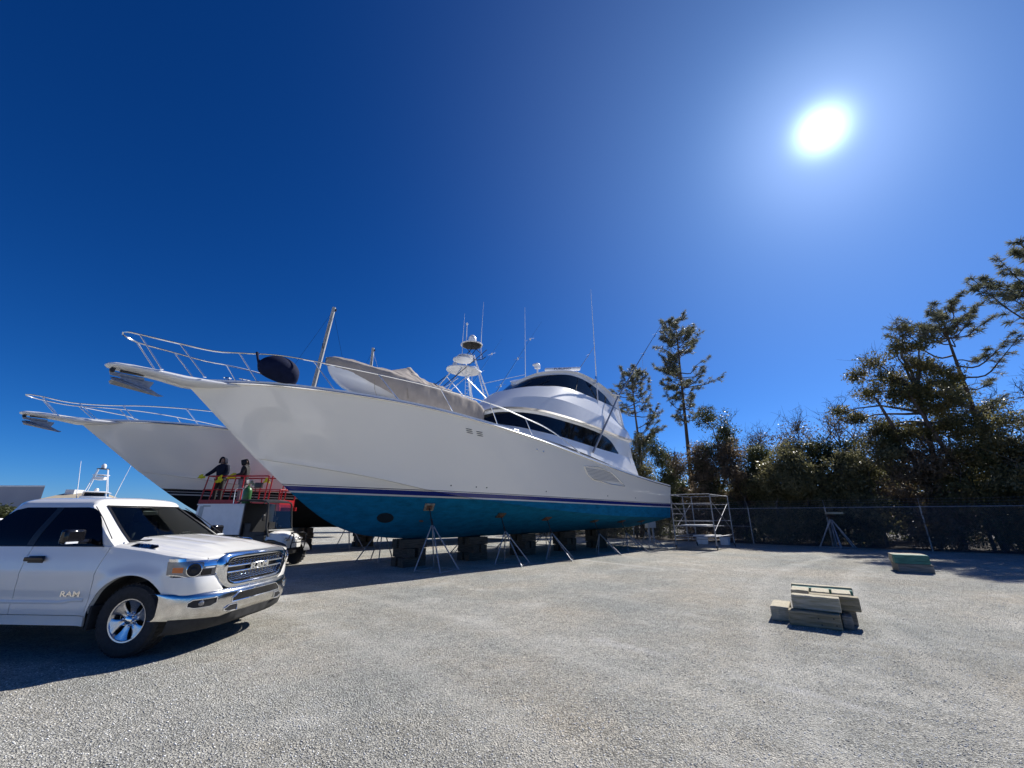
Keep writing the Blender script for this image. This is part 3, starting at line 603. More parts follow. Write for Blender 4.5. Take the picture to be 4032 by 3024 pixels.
for x, z in poly: p, nn_ = H1.port(x, z); PP.append(p + nn_ * .012)
ai.tube([tuple(p) for p in PP] + [tuple(PP[0])], .018, 5); ai_o = ai.build('air_intake_frame', M['steel'], hull1)
lv = MB()
for t in np.linspace(.12, .9, 8):
    a, b = PP[0] * (1 - t) + PP[7] * t, None
    zt = 3.60 - .52 * t; xa = 8.3 - .75 * t ** 1.2; xb = np.interp(zt, [2.95, 3.02, 3.50, 3.62], [5.1, 5.2, 6.25, 7.0]) + .06
    pts = []
    for x in np.linspace(xa, xb, 8): p, nn_ = H1.port(x, zt); pts.append(tuple(p + nn_ * .008))
    lv.tube(pts, .009, 4)
lv.build('intake_louvres', M['galv'], ai_o)

# ---- covered dinghy on the foredeck
TD = thing('dinghy', 'white dinghy under a wrinkled taupe canvas cover on the foredeck of the near yacht', 'dinghy', (0, 0, 0), 0)
TD.location = Vector((6.73, 25.57, 5.06)) + Matrix.Rotation(BA, 3, 'Z') @ Vector((12.35, -.1, 0)); TD.rotation_euler = (0, radians(-3.0), BA)
mb = MB(); rings = []
for x, hw, zk, zt in ((0, .95, .25, .85), (1.5, 1.05, .2, .85), (3, 1.03, .18, .88), (4.2, .9, .2, .96), (5.2, .58, .32, 1.07), (5.8, .25, .6, 1.16), (6.02, .02, .95, 1.2)):
    rings.append([(x, -hw, zt), (x, -hw * .93, (zk + zt) / 2), (x, -hw * .6, zk + .08), (x, 0, zk), (x, hw * .6, zk + .08), (x, hw * .93, (zk + zt) / 2), (x, hw, zt)])
rings = [list(r) for r in np.array([cr(np.array(rings)[:, j], 24) for j in range(7)]).transpose(1, 0, 2)]
mb.grid(rings); mb.add(rings[0], [tuple(range(7))]); mb.build('dinghy_hull', M['gelcoat'], TD, auto=60)
cv = MB(); rows = []; nx, ny = 150, 60
ridge = [(-.08, 1.02), (.25, 1.10), (.9, 1.22), (1.7, 1.34), (2.6, 1.56), (3.0, 1.86), (3.2, 1.74), (3.9, 1.40), (4.7, 1.30), (5.3, 1.34), (5.85, 1.30), (6.08, 1.16)]
rx, rz_ = zip(*ridge)
for i in range(nx):
    x = -.08 + 6.16 * i / (nx - 1); zr = np.interp(x, rx, rz_); hw = np.interp(x, (-.1, 0, 1.5, 3, 4.2, 5.2, 5.8, 6.08), (.98, 1.02, 1.11, 1.09, .96, .65, .33, .03)); zg = np.interp(x, (0, 3, 5, 6), (.90, .92, 1.06, 1.18)); hem = np.interp(x, (-.1, 2.5, 3.6, 4.6, 5.3, 6.1), (-.02, .02, .14, .48, .74, .95))
    row = []
    for j in range(ny):
        t = j / (ny - 1) * 2 - 1; a = abs(t)
        if a < .62:
            s_ = a / .62; y = hw * s_; z = zr + (zg - zr) * (s_ ** (1.0 if 2.2 < x < 3.9 else 1.6))
            fold = .06 * sin(x * 7 + s_ * 6 + sin(x * 3)) * s_ * (1 - s_) * 2 + .018 * sin(x * 19 + 6 * sin(s_ * 3 + x)) * s_ * (1.2 - s_) * 2 + .008 * sin(x * 43 + s_ * 14)
            z += fold * (1.6 if x < 3.2 else .6)
        else:
            s_ = (a - .62) / .38; y = hw + .05 * sin(s_ * pi) - .10 * s_ + .005 * sin(x * 31 + 3 * sin(x * 2)) * s_ + .006 * sin(x * 11 + s_ * 3); z = zg + (hem - zg) * s_
        if x < .35: z -= (0.35 - x) * .7 * (1 - .4 * a)
        row.append((x, y * (1 if t > 0 else -1), z))
    rows.append(row)
cv.grid(rows); cvo = cv.build('canvas_cover', M['canvas'], TD, auto=80)
for x in (4.75, 3.6, 2.3, 1.2):
    mb = MB(); mb.tube([(x, 1.06 if x < 4 else .9, .6), (x - .1, 1.02 if x < 4 else .82, .3), (x - .3, .75, -.02)], .008, 4); mb.build('tie_line', M['rope'], TD)
for x in (1.2, 4.2): mb = MB(); mb.box((x, 0, .1), (.16, 1.2, .26)); mb.build('chock', M['gelcoat_dull'], TD, bevel=.02)

# ---- covered fender ball tied to the rail
FB = MB(); rings = []
for i in range(25):
    t = i / 24; x = -.52 + 1.06 * t; r_ = sqrt(max(0, 1 - (2 * (t ** .82) - 1) ** 2)); top = .34 * min(1, r_ * 1.05) + (.10 * (t) ** 2); r_ = max(r_, .04)
    rings.append([(x, .34 * r_ * cos(a), .0 + (.36 * r_ if sin(a) > 0 else .36 * r_ ** .8) * sin(a) * (1 + .02 * sin(7 * a)) + .06 * sin(t * pi) + .12 * (t - .5)) for a in [2 * pi * k / 28 for k in range(28)]])
FB.loft(rings, True, (True, True))
fb = FB.build('fender_bag', M['navy_cloth'], None, auto=70); fb.location = Vector((6.73, 25.57, 5.42)) + Matrix.Rotation(BA, 3, 'Z') @ Vector((19.93, .93, 0)); fb.rotation_euler = (0, 0, BA)
tag(fb, 'bulging dark navy canvas bag tied to the bow rail of the near yacht', 'bag')
mb = MB(); mb.tube([(.48, .0, .05), (.56, 0, .22), (.60, -.03, .40)], [.05, .03, .035], 6); mb.build('tie_cord', M['navy_cloth'], fb)

# ---- second yacht
LY = 24.5
o2 = Vector((-16.74, 15.32, .2)) - Vector((cos(BA), sin(BA), 0)) * LY
Y2 = thing('sport_yacht', 'white sport yacht with black bottom and tall tower, behind the near one', 'yacht', o2, BA)
build_hull(H2, M['hull_black'], Y2); pulpit(H2, Y2)
k2 = 24.5 / 21.8
def sh(x, inset, dz): p = H2.sheer(x); return (x, max(.3, p[1] - inset), p[2] + dz)
r2 = [(26.0, 0, 5.62), (25.9, .2, 5.61), (25.6, .34, 5.58)] + [sh(x, .12, dz) for x, dz in ((24.8, .6), (23.8, .62), (22.6, .66), (21, .68), (19, .66), (17, .64), (15, .6), (13, .5), (11.5, .3), (10.5, .05))]
s2 = [((25.0, .32, 4.95), (25.55, .34, 5.56)), ((24.0, .34, 5.0), (24.6, .36, 5.52)), ((22.8, .5, 5.0), (23.4, .55, 5.62))] + [(sh(x, .12, 0), sh(x + .55, .12, dz)) for x, dz in ((20.9, .67), (18.8, .65), (16.7, .63), (14.6, .58), (12.6, .48))]
rails(H2, Y2, r2, s2, None)
# lower inner rail of the bow
mb = MB(); mb.tube([(24.5, -.36, 5.5), (23.2, -.6, 5.42), (22, -1.0, 5.2), (20.5, -1.2, 5.06)], .02, 6); mb.build('inner_rail', M['steel'], Y2)
hs2 = MB(); rings = []
for z, xf, xa, w_ in ((4.0, 15.5, 4.6, 2.6), (5.2, 14.4, 4.4, 2.4), (6.3, 12.2, 4.2, 2.3), (7.2, 10.6, 4.2, 2.1), (8.4, 9.4, 4.0, 1.95), (8.75, 9.2, 3.9, 1.9)):
    ring = []
    for k in range(40):
        a = 2 * pi * k / 40; c, s_ = cos(a), sin(a); xm = 8.0 if z < 7 else 7.0
        ring.append((xm + (xf - xm) * abs(c) ** .8 if c > 0 else xm - (xm - xa) * abs(c) ** .35, w_ * (1 if s_ > 0 else -1) * abs(s_) ** .55, z))
    rings.append(ring)
hs2.loft(rings, True, (False, True)); h2o = hs2.build('deckhouse', M['gelcoat'], Y2)
wb2 = MB()
for z0, z1, i in ((5.35, 6.1, 1), (7.4, 8.2, 3)):
    a_, b_ = rings[i], rings[i + 1]; f0 = (z0 - a_[0][2]) / (b_[0][2] - a_[0][2]); f1 = (z1 - a_[0][2]) / (b_[0][2] - a_[0][2])
    def rr2(f): return [tuple(np.array(p) * (1 - f) + np.array(q_) * f + np.array([(p[0] - 7.5), p[1], 0]) * .004) for p, q_ in zip(a_, b_)]
    idx = [k % 40 for k in range(-17, 18)]
    A_2, B_2 = rr2(f0), rr2(f1); wb2.grid([[A_2[k] for k in idx], [B_2[k] for k in idx]])
wb2.build('window_band', M['glass_dark'], h2o)
# tower of the second yacht (centre about x 6)
TW = thing('tower', None, None); del_keys = []
TW.parent = Y2
tw0 = MB()
DX = 4.0
def T(x, y, z): return (x + DX, y, z - .2)
legs = [((-.7, 1.1, 8.7), (1.0, .55, 12.9)), ((-.7, -1.1, 8.7), (1.0, -.55, 12.9)), ((4.6, 1.2, 8.7), (2.3, .6, 12.0)), ((4.6, -1.2, 8.7), (2.3, -.6, 12.0)), ((-.2, .9, 8.7), (1.1, .5, 13.3)), ((-.2, -.9, 8.7), (1.1, -.5, 13.3))]
for a, b in legs: mb = MB(); mb.tube([T(*a), T(*b)], .045, 7); mb.build('tower_leg', M['white_paint'], TW)
for sg in (1, -1):
    mb = MB(); mb.tube([T(2.3, sg * .6, 12.0), T(1.0, sg * .5, 12.4), T(.3, sg * .5, 12.1)], .035, 6); mb.tube([T(4.6, sg * 1.2, 8.9), T(1.6, sg * .7, 11.6)], .03, 6); mb.tube([T(-.4, sg * 1.0, 9.6), T(2.6, sg * .8, 11.5)], .03, 6); mb.build('brace', M['white_paint'], TW)
def disc(nm, x, z, r, h, m, ry=None, n=30, yc=0):
    mb = MB(); ry = ry or r
    rings = [[T(x + r * s_ * cos(2 * pi * k / n), yc + ry * s_ * sin(2 * pi * k / n), z + dz) for k in range(n)] for s_, dz in ((.9, -h / 2), (1, -h * .3), (1, h * .3), (.88, h / 2))]
    mb.loft(rings, True, (True, True)); return mb.build(nm, m, TW)
disc('buggy_top', 1.7, 12.0, 1.35, .14, M['white_paint'], 1.1); disc('belly_ring', 1.75, 12.85, .78, .12, M['white_paint'], .75)
disc('belly_ring', 1.55, 13.15, .62, .10, M['white_paint'], .6)
disc('sun_top', .95, 14.33, .86, .09, M['white_paint'], .85)
disc('sun_top_lining', .95, 14.27, .76, .05, M['black_plastic'], .74)
mb = MB(); mb.lathe([(.05, 0), (.3, .05), (.33, .3), (.30, .55), (.18, .74), (0, .8)], T(.9, 0, 14.4), None, 20); mb.build('satellite_dome', M['white_paint'], TW)
mb = MB(); mb.tube([T(1.5, 0, 14.3), T(1.5, 0, 15.9)], .03); mb.lathe([(.08, 0), (.09, .1), (0, .18)], T(1.5, 0, 15.9), None, 10); mb.build('gps_mast', M['white_paint'], TW)
for P in ([T(2.1, .3, 12.9), T(2.1, .3, 14.4), T(2.0, .3, 16.6)], [T(.4, .5, 13.2), T(.4, .5, 15.3), T(.25, .5, 18.2)]):
    mb = MB(); mb.tube(P, [.03, .022, .008], 5); mb.build('antenna', M['white_paint'], TW)
mb = MB()
for sg in (1, -1): mb.tube([T(.2, sg * .55, 13.2), T(.3, sg * .5, 13.6), T(1.3, sg * .3, 14.2)], .03, 5); mb.tube([T(1.3, sg * .5, 13.3), T(.6, sg * .4, 14.25)], .03, 5); mb.tube([T(4.4, sg * 1.15, 9.8), T(.0, sg * .7, 14.0)], .03, 5)
mb.tube([T(-.1, .5, 13.5), T(-.25, 0, 13.5), T(-.1, -.5, 13.5), T(1.2, -.6, 13.4)], .03, 5)
mb.build('sun_top_frame', M['dark_metal'], TW)
mb = MB()
for z in np.arange(8.9, 12.0, .28): mb.tube([T(2.0, .75, z), T(1.5, .75, z)], .014, 5)
mb.tube([T(2.05, .75, 8.7), T(2.05, .75, 12.0)], .02, 5); mb.tube([T(1.45, .75, 8.7), T(1.45, .75, 12.0)], .02, 5)
for z in np.arange(9.0, 13.0, .28): mb.tube([T(-.6 + (z - 8.7) * .40, 1.05 - (z - 8.7) * .13, z), T(-.1 + (z - 8.7) * .28, .88 - (z - 8.7) * .1, z)], .014, 5)
mb.build('ladder', M['white_paint'], TW)
mb = MB(); mb.box(T(2.5, 0, 12.3), (.25, .25, .25)); mb.build('tower_light', M['plastic_white'], TW)
for sg in (1, -1):
    y = 2.0 * sg
    mb = MB(); mb.tube([T(3.2, y, 5.5), T(2.3, y, 7.1), T(-1.2, y * 1.1, 12.3), T(-4.8, y * 1.2, 17.6)], [.05, .045, .03, .01], 7); o_ = mb.build('outrigger', M['steel'], Y2)
    for t in (.35, .6, .8):
        p = Vector(T(2.3, y, 7.1)).lerp(Vector(T(-4.8, y * 1.2, 17.6)), t); mb = MB(); mb.tube([p - Vector((.05, 0, .08)), p + Vector((.05, 0, .08))], .04, 6); mb.tube([p + Vector((-.2, -.3, 0)), p + Vector((.2, .3, 0))], .01, 4); mb.tube([p + Vector((-.2, .3, .1)), p + Vector((.2, -.3, -.1))], .01, 4); mb.build('spreader', M['steel'], o_)
mb = MB(); mb.tube([T(.8, 1.2, 10.9), T(-3.5, 1.6, 12.6)], .02, 5); mb.build('whip_aerial', M['white_paint'], Y2)
# smaller gear at the second bow
mb = MB(); mb.lathe([(.1, 0), (.1, .1), (.06, .14), (.0, .2)], (21.3, -.3, 5.15), None, 12); mb.build('deck_vent', M['gelcoat'], Y2)

# ---- sailing boats far behind: only their masts show
def sailboat(name, label, x, y, ztop, lean):
    t = thing(name, label, 'sailboat', (x, y, 0), radians(200), 'sailboats behind the yachts'); h = MB(); rings = []
    for s_, hw, zk, zt in ((-6, 1.2, 2.1, 2.9), (-3, 1.8, 1.6, 2.9), (0, 1.95, 1.5, 2.95), (3, 1.5, 1.6, 3.1), (5.5, .5, 2.1, 3.3), (6.4, .03, 3.0, 3.4)):
        rings.append([(s_, -hw, zt), (s_, -hw * .85, (zk + zt) / 2), (s_, 0, zk), (s_, hw * .85, (zk + zt) / 2), (s_, hw, zt)])
    h.grid(rings); h.add(rings[0], [tuple(range(5))]); h.add([p for r in rings for p in (r[0], r[4])], [(2 * i, 2 * i + 1, 2 * i + 3, 2 * i + 2) for i in range(5)]); h.build('hull', M['gelcoat'], t)
    k = MB(); k.prism([(-1.2, 1.6), (1.2, 1.6), (.8, .15), (-1, .15)], -.12, .12); k.build('keel', M['hull_black'], t)
    m_ = MB(); top = Vector((.6 - lean, 0, ztop)); m_.tube([(.6, 0, 2.9), tuple(top)], [.21, .16], 10); mo = m_.build('mast', mat('mast_paint', (.42, .41, .38), .6), t)
    sp_ = MB(); p = Vector((.6, 0, 2.9)).lerp(top, .75); sp_.tube([p + Vector((0, -.9, .25)), p, p + Vector((0, .9, .25))], .04, 6); p = Vector((.6, 0, 2.9)).lerp(top, .98); sp_.box(tuple(p + Vector((-.1, 0, .1))), (.34, .16, .2)); sp_.build('spreaders', M['dark_metal'], mo)
    st_ = MB(); p = Vector((.6, 0, 2.9)).lerp(top, .98)
    for q_ in ((6.2, 0, 3.3), (-5.9, 0, 3.0), (.3, 1.85, 2.9), (.3, -1.85, 2.9)): st_.tube([p, q_], .012, 3)
    p2 = Vector((.6, 0, 2.9)).lerp(top, .75)
    for sg in (1, -1): st_.tube([p, p2 + Vector((0, sg * .9, .25)), (.3, sg * 1.8, 2.9)], .010, 3)
    st_.build('rigging', M['dark_metal'], t)
    return t
sailboat('sailboat', 'sailboat behind the yachts with a tall grey mast and rigging, the taller of two masts', -17.7, 34, 20.3, 1.55)
sailboat('sailboat', 'sailboat whose short bare mast top shows above the covered dinghy', -16.0, 45, 20.6, 0)

# ---- distant fishing yacht with a tower, over the pickup roof
FY = thing('fishing_yacht', 'distant white fishing yacht with tuna tower showing over the pickup roof', 'yacht', (-50.0, 50.5, 0), radians(-50)); FY.scale = (.8, .78, .86)
hb = MB(); rings = []
for s_, hw, zk, zt in ((-8, 2.4, 1.6, 2.3), (-3, 2.5, 1.4, 2.5), (3, 2.2, 1.3, 3.0), (6.5, 1.2, 1.7, 3.3), (8.5, .05, 3.2, 3.5)): rings.append([(s_, -hw, zt), (s_, -hw * .9, (zk + zt) / 2), (s_, 0, zk), (s_, hw * .9, (zk + zt) / 2), (s_, hw, zt)])
hb.grid(rings); hb.add(rings[0], [tuple(range(5))]); hb.add([p for r in rings for p in (r[0], r[4])], [(2 * i, 2 * i + 1, 2 * i + 3, 2 * i + 2) for i in range(4)]); hb.build('hull', M['gelcoat'], FY)
def rbox(mb, x0, x1, w_, z0, z1, rk=.5):
    mb.loft([[(x0, -w_, z0), (x1, -w_ * .8, z0), (x1 + .3, 0, z0), (x1, w_ * .8, z0), (x0, w_, z0)], [(x0, -w_ * .92, z1), (x1 - rk, -w_ * .75, z1), (x1 - rk + .25, 0, z1), (x1 - rk, w_ * .75, z1), (x0, w_ * .92, z1)]], True, (True, True))
mb = MB(); rbox(mb, -3, 4, 2.1, 2.4, 3.75); mb.build('deckhouse', M['gelcoat'], FY); mb = MB(); rbox(mb, -2.9, 3.9, 2.15, 2.95, 3.45, .3); mb.build('window_band', M['glass_dark'], FY)
mb = MB(); rbox(mb, -2.6, 2.4, 1.9, 3.72, 4.35, .1); mb.build('flybridge', M['gelcoat'], FY); mb = MB(); rbox(mb, -1.9, 1.5, 1.45, 4.34, 4.9, .1); mb.build('bridge_window', M['glass_dark'], FY)
mb = MB(); rbox(mb, -2.3, 1.9, 1.65, 4.88, 5.02, .1); mb.build('hardtop', M['gelcoat'], FY)
for a in (-2.0, 1.4):
    for sg in (1, -1): mb = MB(); mb.tube([(a, sg * 1.4, 3.9), (a * .35, sg * .55, 8.1)], .06, 5); mb.build('tower_leg', M['white_paint'], FY)
mb = MB(); mb.lathe([(.2, 0), (1.0, .05), (1.0, .12), (.2, .2)], (0, 0, 7.2), None, 18); mb.lathe([(.2, 0), (.8, .05), (.8, .45), (.2, .5)], (0, 0, 6.6), None, 18); mb.build('belly_ring', M['white_paint'], FY)
mb = MB(); mb.lathe([(.1, 0), (.75, .02), (.75, .1), (.1, .14)], (0, 0, 8.1), None, 16); mb.build('sun_top', M['dark_metal'], FY)
mb = MB(); mb.lathe([(.05, 0), (.3, .05), (.32, .4), (.2, .62), (0, .7)], (0, 0, 8.2), None, 14); mb.build('satellite_dome', M['white_paint'], FY)
mb = MB(); mb.lathe([(.2, 0), (.3, .2), (.2, .45), (0, .5)], (.4, 0, 5.0), None, 12); mb.build('radar_dome', M['white_paint'], FY)
for sg in (1, -1):
    mb = MB(); mb.tube([(-1, sg * 1.9, 3.0), (-1.8, sg * 2.4, 6.0), (-2.6, sg * 3.0, 9.3)], [.06, .05, .03], 5); mb.build('outrigger', M['white_paint'], FY)
# ------------------------------------------------------------------ pickup truck (x forward from the front axle, y left, z up)
TK = thing('pickup_truck', 'white crew cab pickup truck with chrome grille and bumper, parked at the left edge', 'pickup truck', (-4.65, 6.6, 0), radians(-3.6))
PW = M['paint_white']
def smooth(a, b, x): t = min(1, max(0, (x - a) / (b - a))); return t * t * (3 - 2 * t)
AR, AZ = .52, .40
def top_z(x):      # shoulder line where the side turns into hood or belt
    return float(np.interp(x, (-5.2, -2.2, -.5, .0, .5, .8), (1.24, 1.25, 1.24, 1.19, 1.12, 1.07)))
def side_y(x, z):
    y = 1.035 - .05 * smooth(.98, 1.28, z) ** 1.5 - .055 * smooth(.62, .36, z) + .012 * math.exp(-((z - .93) / .06) ** 2)
    y -= .03 * math.exp(-((z - .62) / .10) ** 2) * smooth(.1, -.6, x) * smooth(-2.3, -1.8, x + 0)
    for xa in (0, -3.67):
        r = sqrt((x - xa) ** 2 + (z - AZ) ** 2); y += .035 * math.exp(-((r - AR) / .09) ** 2) * (1 if z < 1.0 else math.exp(-((z - 1.0) / .08) ** 2))
    if x > .30: y += (1.047 - y) * smooth(.30, .46, x) * smooth(1.1, .95, z)
    return y
def arch_bot(x, xa=0):
    d = x - xa; return AZ + sqrt(max(0, AR * AR - d * d)) * (1.0) if abs(d) < AR else 0
def panel(nm, xl, xr, zb, zt, parent, mt=PW, n=26, nz=16, dx=0, sides=(-1,)):
    for sg in sides:
        mb = MB(); rows = []
        for i in range(n):
            u = i / (n - 1); col_ = []
            xm = xl(.8) + (xr(.8) - xl(.8)) * u; b_ = zb(xm); t_ = zt(xm)
            for j in range(nz):
                z = b_ + (t_ - b_) * j / (nz - 1); x = xl(z) + (xr(z) - xl(z)) * u; col_.append((x, sg * (side_y(x, z) + dx), z))
            ins = (col_[-1][0], sg * (abs(col_[-1][1]) - .05), col_[-1][2] - .0); low = (col_[0][0], sg * (abs(col_[0][1]) - .06), col_[0][2] + .0)
            rows.append([low] + col_ + [ins])
        mb.grid(rows)
        for r_ in (rows[0], rows[-1]): mb.grid([r_, [(p[0] + (.0), p[1] - sg * .05, p[2]) for p in r_]])
        o = mb.build(nm, mt, parent, auto=45)
    return o
K = lambda c: (lambda *_: c)
fx = lambda z: -.535 + .06 * smooth(.9, 1.25, z)
bx_ = lambda z: -1.585 + .03 * smooth(.5, .9, z)
rear_x = K(-2.52)
# dark inner core so that gaps and arches read dark
core = MB(); core.box((-1.7, 0, .80), (3.9 - 1.6, 1.86, .72)); core.box((-.0, 0, .93), (1.1, 1.5, .30)); core.box((-3.9, 0, .75), (2.2, 1.5, .5)); core.build('chassis', M['black_plastic'], TK)
for sg in (-1, 1):
    S_ = (sg,)
    fe = panel('fender', lambda z: fx(z) + .008, K(.478), lambda x: max(arch_bot(x), .43 if x < -.4 else .70), top_z, TK, n=70, sides=S_)
    d1 = panel('front_door', lambda z: bx_(z) + .008, lambda z: fx(z) - .002, K(.455), top_z, TK, sides=S_)
    d2 = panel('rear_door', rear_x, lambda z: bx_(z) - .002, K(.455), top_z, TK, sides=S_)
    sill = panel('rocker_panel', K(-2.9), K(-.54), K(.34), K(.448), TK, nz=5, dx=.004, sides=S_)
    bed = panel('bed_side', K(-4.9), K(-2.535), lambda x: max(arch_bot(x, -3.67), .45), K(1.27), TK, n=90, sides=S_)
    # wheel-arch liner, lip and mud flap
    ml = MB(); rows = []
    for a in np.linspace(-.15, pi + .15, 26): rows.append([(AR * 1.0 * cos(a), sg * (side_y(AR * cos(a), AZ + AR * sin(a)) - .005 - d), AZ + AR * sin(a) + (.0 if d == 0 else .02)) for d in (0, .05, .5)])
    ml.grid(rows); ml.build('wheel_arch', M['mud_dark'], fe)
    mf = MB(); mf.box((-.47, sg * .93, .43), (.03, .2, .27)); mf.build('mud_flap', M['mud_dark'], fe, bevel=.01)
    # handles
    for d_, xc in ((d1, -1.40), (d2, -2.38)):
        h = MB(); h.box((xc, sg * (side_y(xc, 1.09) + .028), 1.095), (.27, .03, .052)); h.box((xc - .0, sg * (side_y(xc, 1.09) + .002), 1.09), (.22, .02, .085)); h.build('door_handle', M['black_gloss'], d_, bevel=.012)
    # flank crease highlights: lower moulding strip
    mo = MB(); rows = []
    for x in np.linspace(-2.5, -.62, 40):
        zz_ = .60 + .03 * smooth(-.95, -.7, x); y = side_y(x, zz_); rows.append([(x, sg * (y - .002), zz_ - .03), (x, sg * (y + .012), zz_ - .008), (x, sg * (y + .012), zz_ + .004), (x, sg * (y - .002), zz_ + .022)])
    mo.grid(rows); mo.build('door_moulding', PW, d1)
    if sg == -1:
        text_mesh('chrome_lettering', 'RAM', .085, .004, M['chrome'], d1, frame_mtx((-.80, -(side_y(-.80, .69) + .006), .692), (1, 0, 0), (0, 0, 1)), .002, 1.55)

# hood and cowl: x from the windscreen base to the lip, crowned with two raised flutes
def xf_(y): return .46 + .42 * max(0, 1 - (abs(y) / 1.05) ** 3.3) ** (1 / 2.7)
def hood_z(x, y, edge=.86):
    zc = np.interp(x, (-.62, -.4, 0, .4, .65, .88), (1.335, 1.325, 1.285, 1.235, 1.19, 1.14)); zs = top_z(x)
    a = abs(y); z = zs + (zc - zs) * (1 - (a / 1.0) ** 3.2)
    z += .022 * (smooth(.62, .56, a) ) * smooth(.8, .3, x) - .012 * math.exp(-((a - .30) / .06) ** 2) * smooth(.7, .2, x) * smooth(-.5, -.3, x)
    z -= .012 * math.exp(-((a - .70) / .05) ** 2) * smooth(.75, .4, x)
    return float(z)
def hoodgrid(y0, y1, nm, par, ny=60, nx=50, lip=True):
    mb = MB(); rows = []
    for j in range(ny):
        y = y0 + (y1 - y0) * j / (ny - 1); xs = -.40 - .10 * (1 - (abs(y) / .9) ** 2) ; xe = xf_(y) - .012; row = []
        for i in range(nx):
            x = xs + (xe - xs) * i / (nx - 1); row.append((x, y, hood_z(x, y)))
        if lip: e = row[-1]; row += [(e[0] + .010, y, e[2] - .012), (e[0] + .008, y, e[2] - .035)]
        rows.append(row)
    mb.grid(rows); return mb.build(nm, PW, par, auto=60)
hood = hoodgrid(-.855, .855, 'hood', TK)
for sg in (-1, 1):    # fender top from the shoulder in to the hood seam
    mb = MB(); rows = []
    for i in range(60):
        row = []
        for t in np.linspace(0, 1, 10):
            y0_ = .862 + (1.04 - .862) * t; xe = xf_(y0_) - .010 if t < .999 else .478; x = -.52 + (xe + .52) * i / 59; sy = max(side_y(x, top_z(x)), .90) if x < .48 else 1.04
            y = .862 + (sy - .862) * t; z = hood_z(x, .862) * (1 - t ** 2.2) + top_z(x) * t ** 2.2 + .004 * (1 - t); row.append((x, sg * y, z))
        e = [(p[0], p[1], p[2]) for p in row]; rows.append(row)
    rows.append([(x + .008, y, z - .03) for x, y, z in rows[-1]])
    mb.grid(rows); mb.build('fender_top', PW, TK, auto=70)
    vt = MB(); rows = []; 
    vt.prism([(-.30, .0), (.02, .0), (.085, .035), (.06, .055), (-.23, .055)], -.006, .006, 'y')
    v_ = vt.build('hood_vent', M['black_gloss'], hood, bevel=.003); 
    v_.location = (.02, sg * .925, 1.212); v_.rotation_euler = (radians(30 * sg), radians(4.5), 0)
    rm = MB(); rm.tube([(-.31, 0, 0), (.03, 0, -.002), (.09, 0, .035), (.06, 0, .057), (-.23, 0, .057), (-.31, 0, 0)], .006, 5); rm.build('vent_trim', M['chrome'], v_)
    if sg == -1: text_mesh('vent_lettering', '1500', .055, .002, M['chrome'], v_, frame_mtx((-.10, -.008, .03), (1, 0, 0), (0, 0, 1)), .001, 1.5)
# front clip: sheets that follow the plan curve of the nose
def fx_(y, z, o=0.): return xf_(y) + o - .04 * smooth(1.0, 1.16, z)
def fsheet(nm, ylist, zb, zt, m, par, o=0., nz=6, thick=.03, bulge=0., auto=50):
    mb = MB(); rows = []
    for y in ylist:
        b_, t_ = zb(y), zt(y); row = [(fx_(y, b_, o) - thick, y, b_)]
        for j in range(nz):
            s_ = j / (nz - 1); z = b_ + (t_ - b_) * s_; row.append((fx_(y, z, o) + bulge * sin(pi * s_), y, z))
        row.append((fx_(y, t_, o) - thick, y, t_)); rows.append(row)
    mb.grid(rows); mb.add(rows[0], [tuple(range(nz + 2))]); mb.add(rows[-1], [tuple(range(nz + 2))])
    return mb.build(nm, m, par, auto=auto)
def ys(a, b, n=24): return list(np.linspace(a, b, n))
fend = [1.05 - .45 * (1 - t) ** 3.2 for t in np.linspace(0, 1, 40)]
def HZ(y):
    a = abs(y); x = xf_(a) - .012
    if a < .862: return hood_z(x, a)
    t = (a - .862) / .178; return hood_z(x, .862) * (1 - t ** 2.2) + top_z(.5) * min(1, t) ** 2.2
front = fsheet('front_panel', ys(-.985, .985, 90), K(.60), lambda y: 1.10, M['black_plastic'], TK, o=-.035)
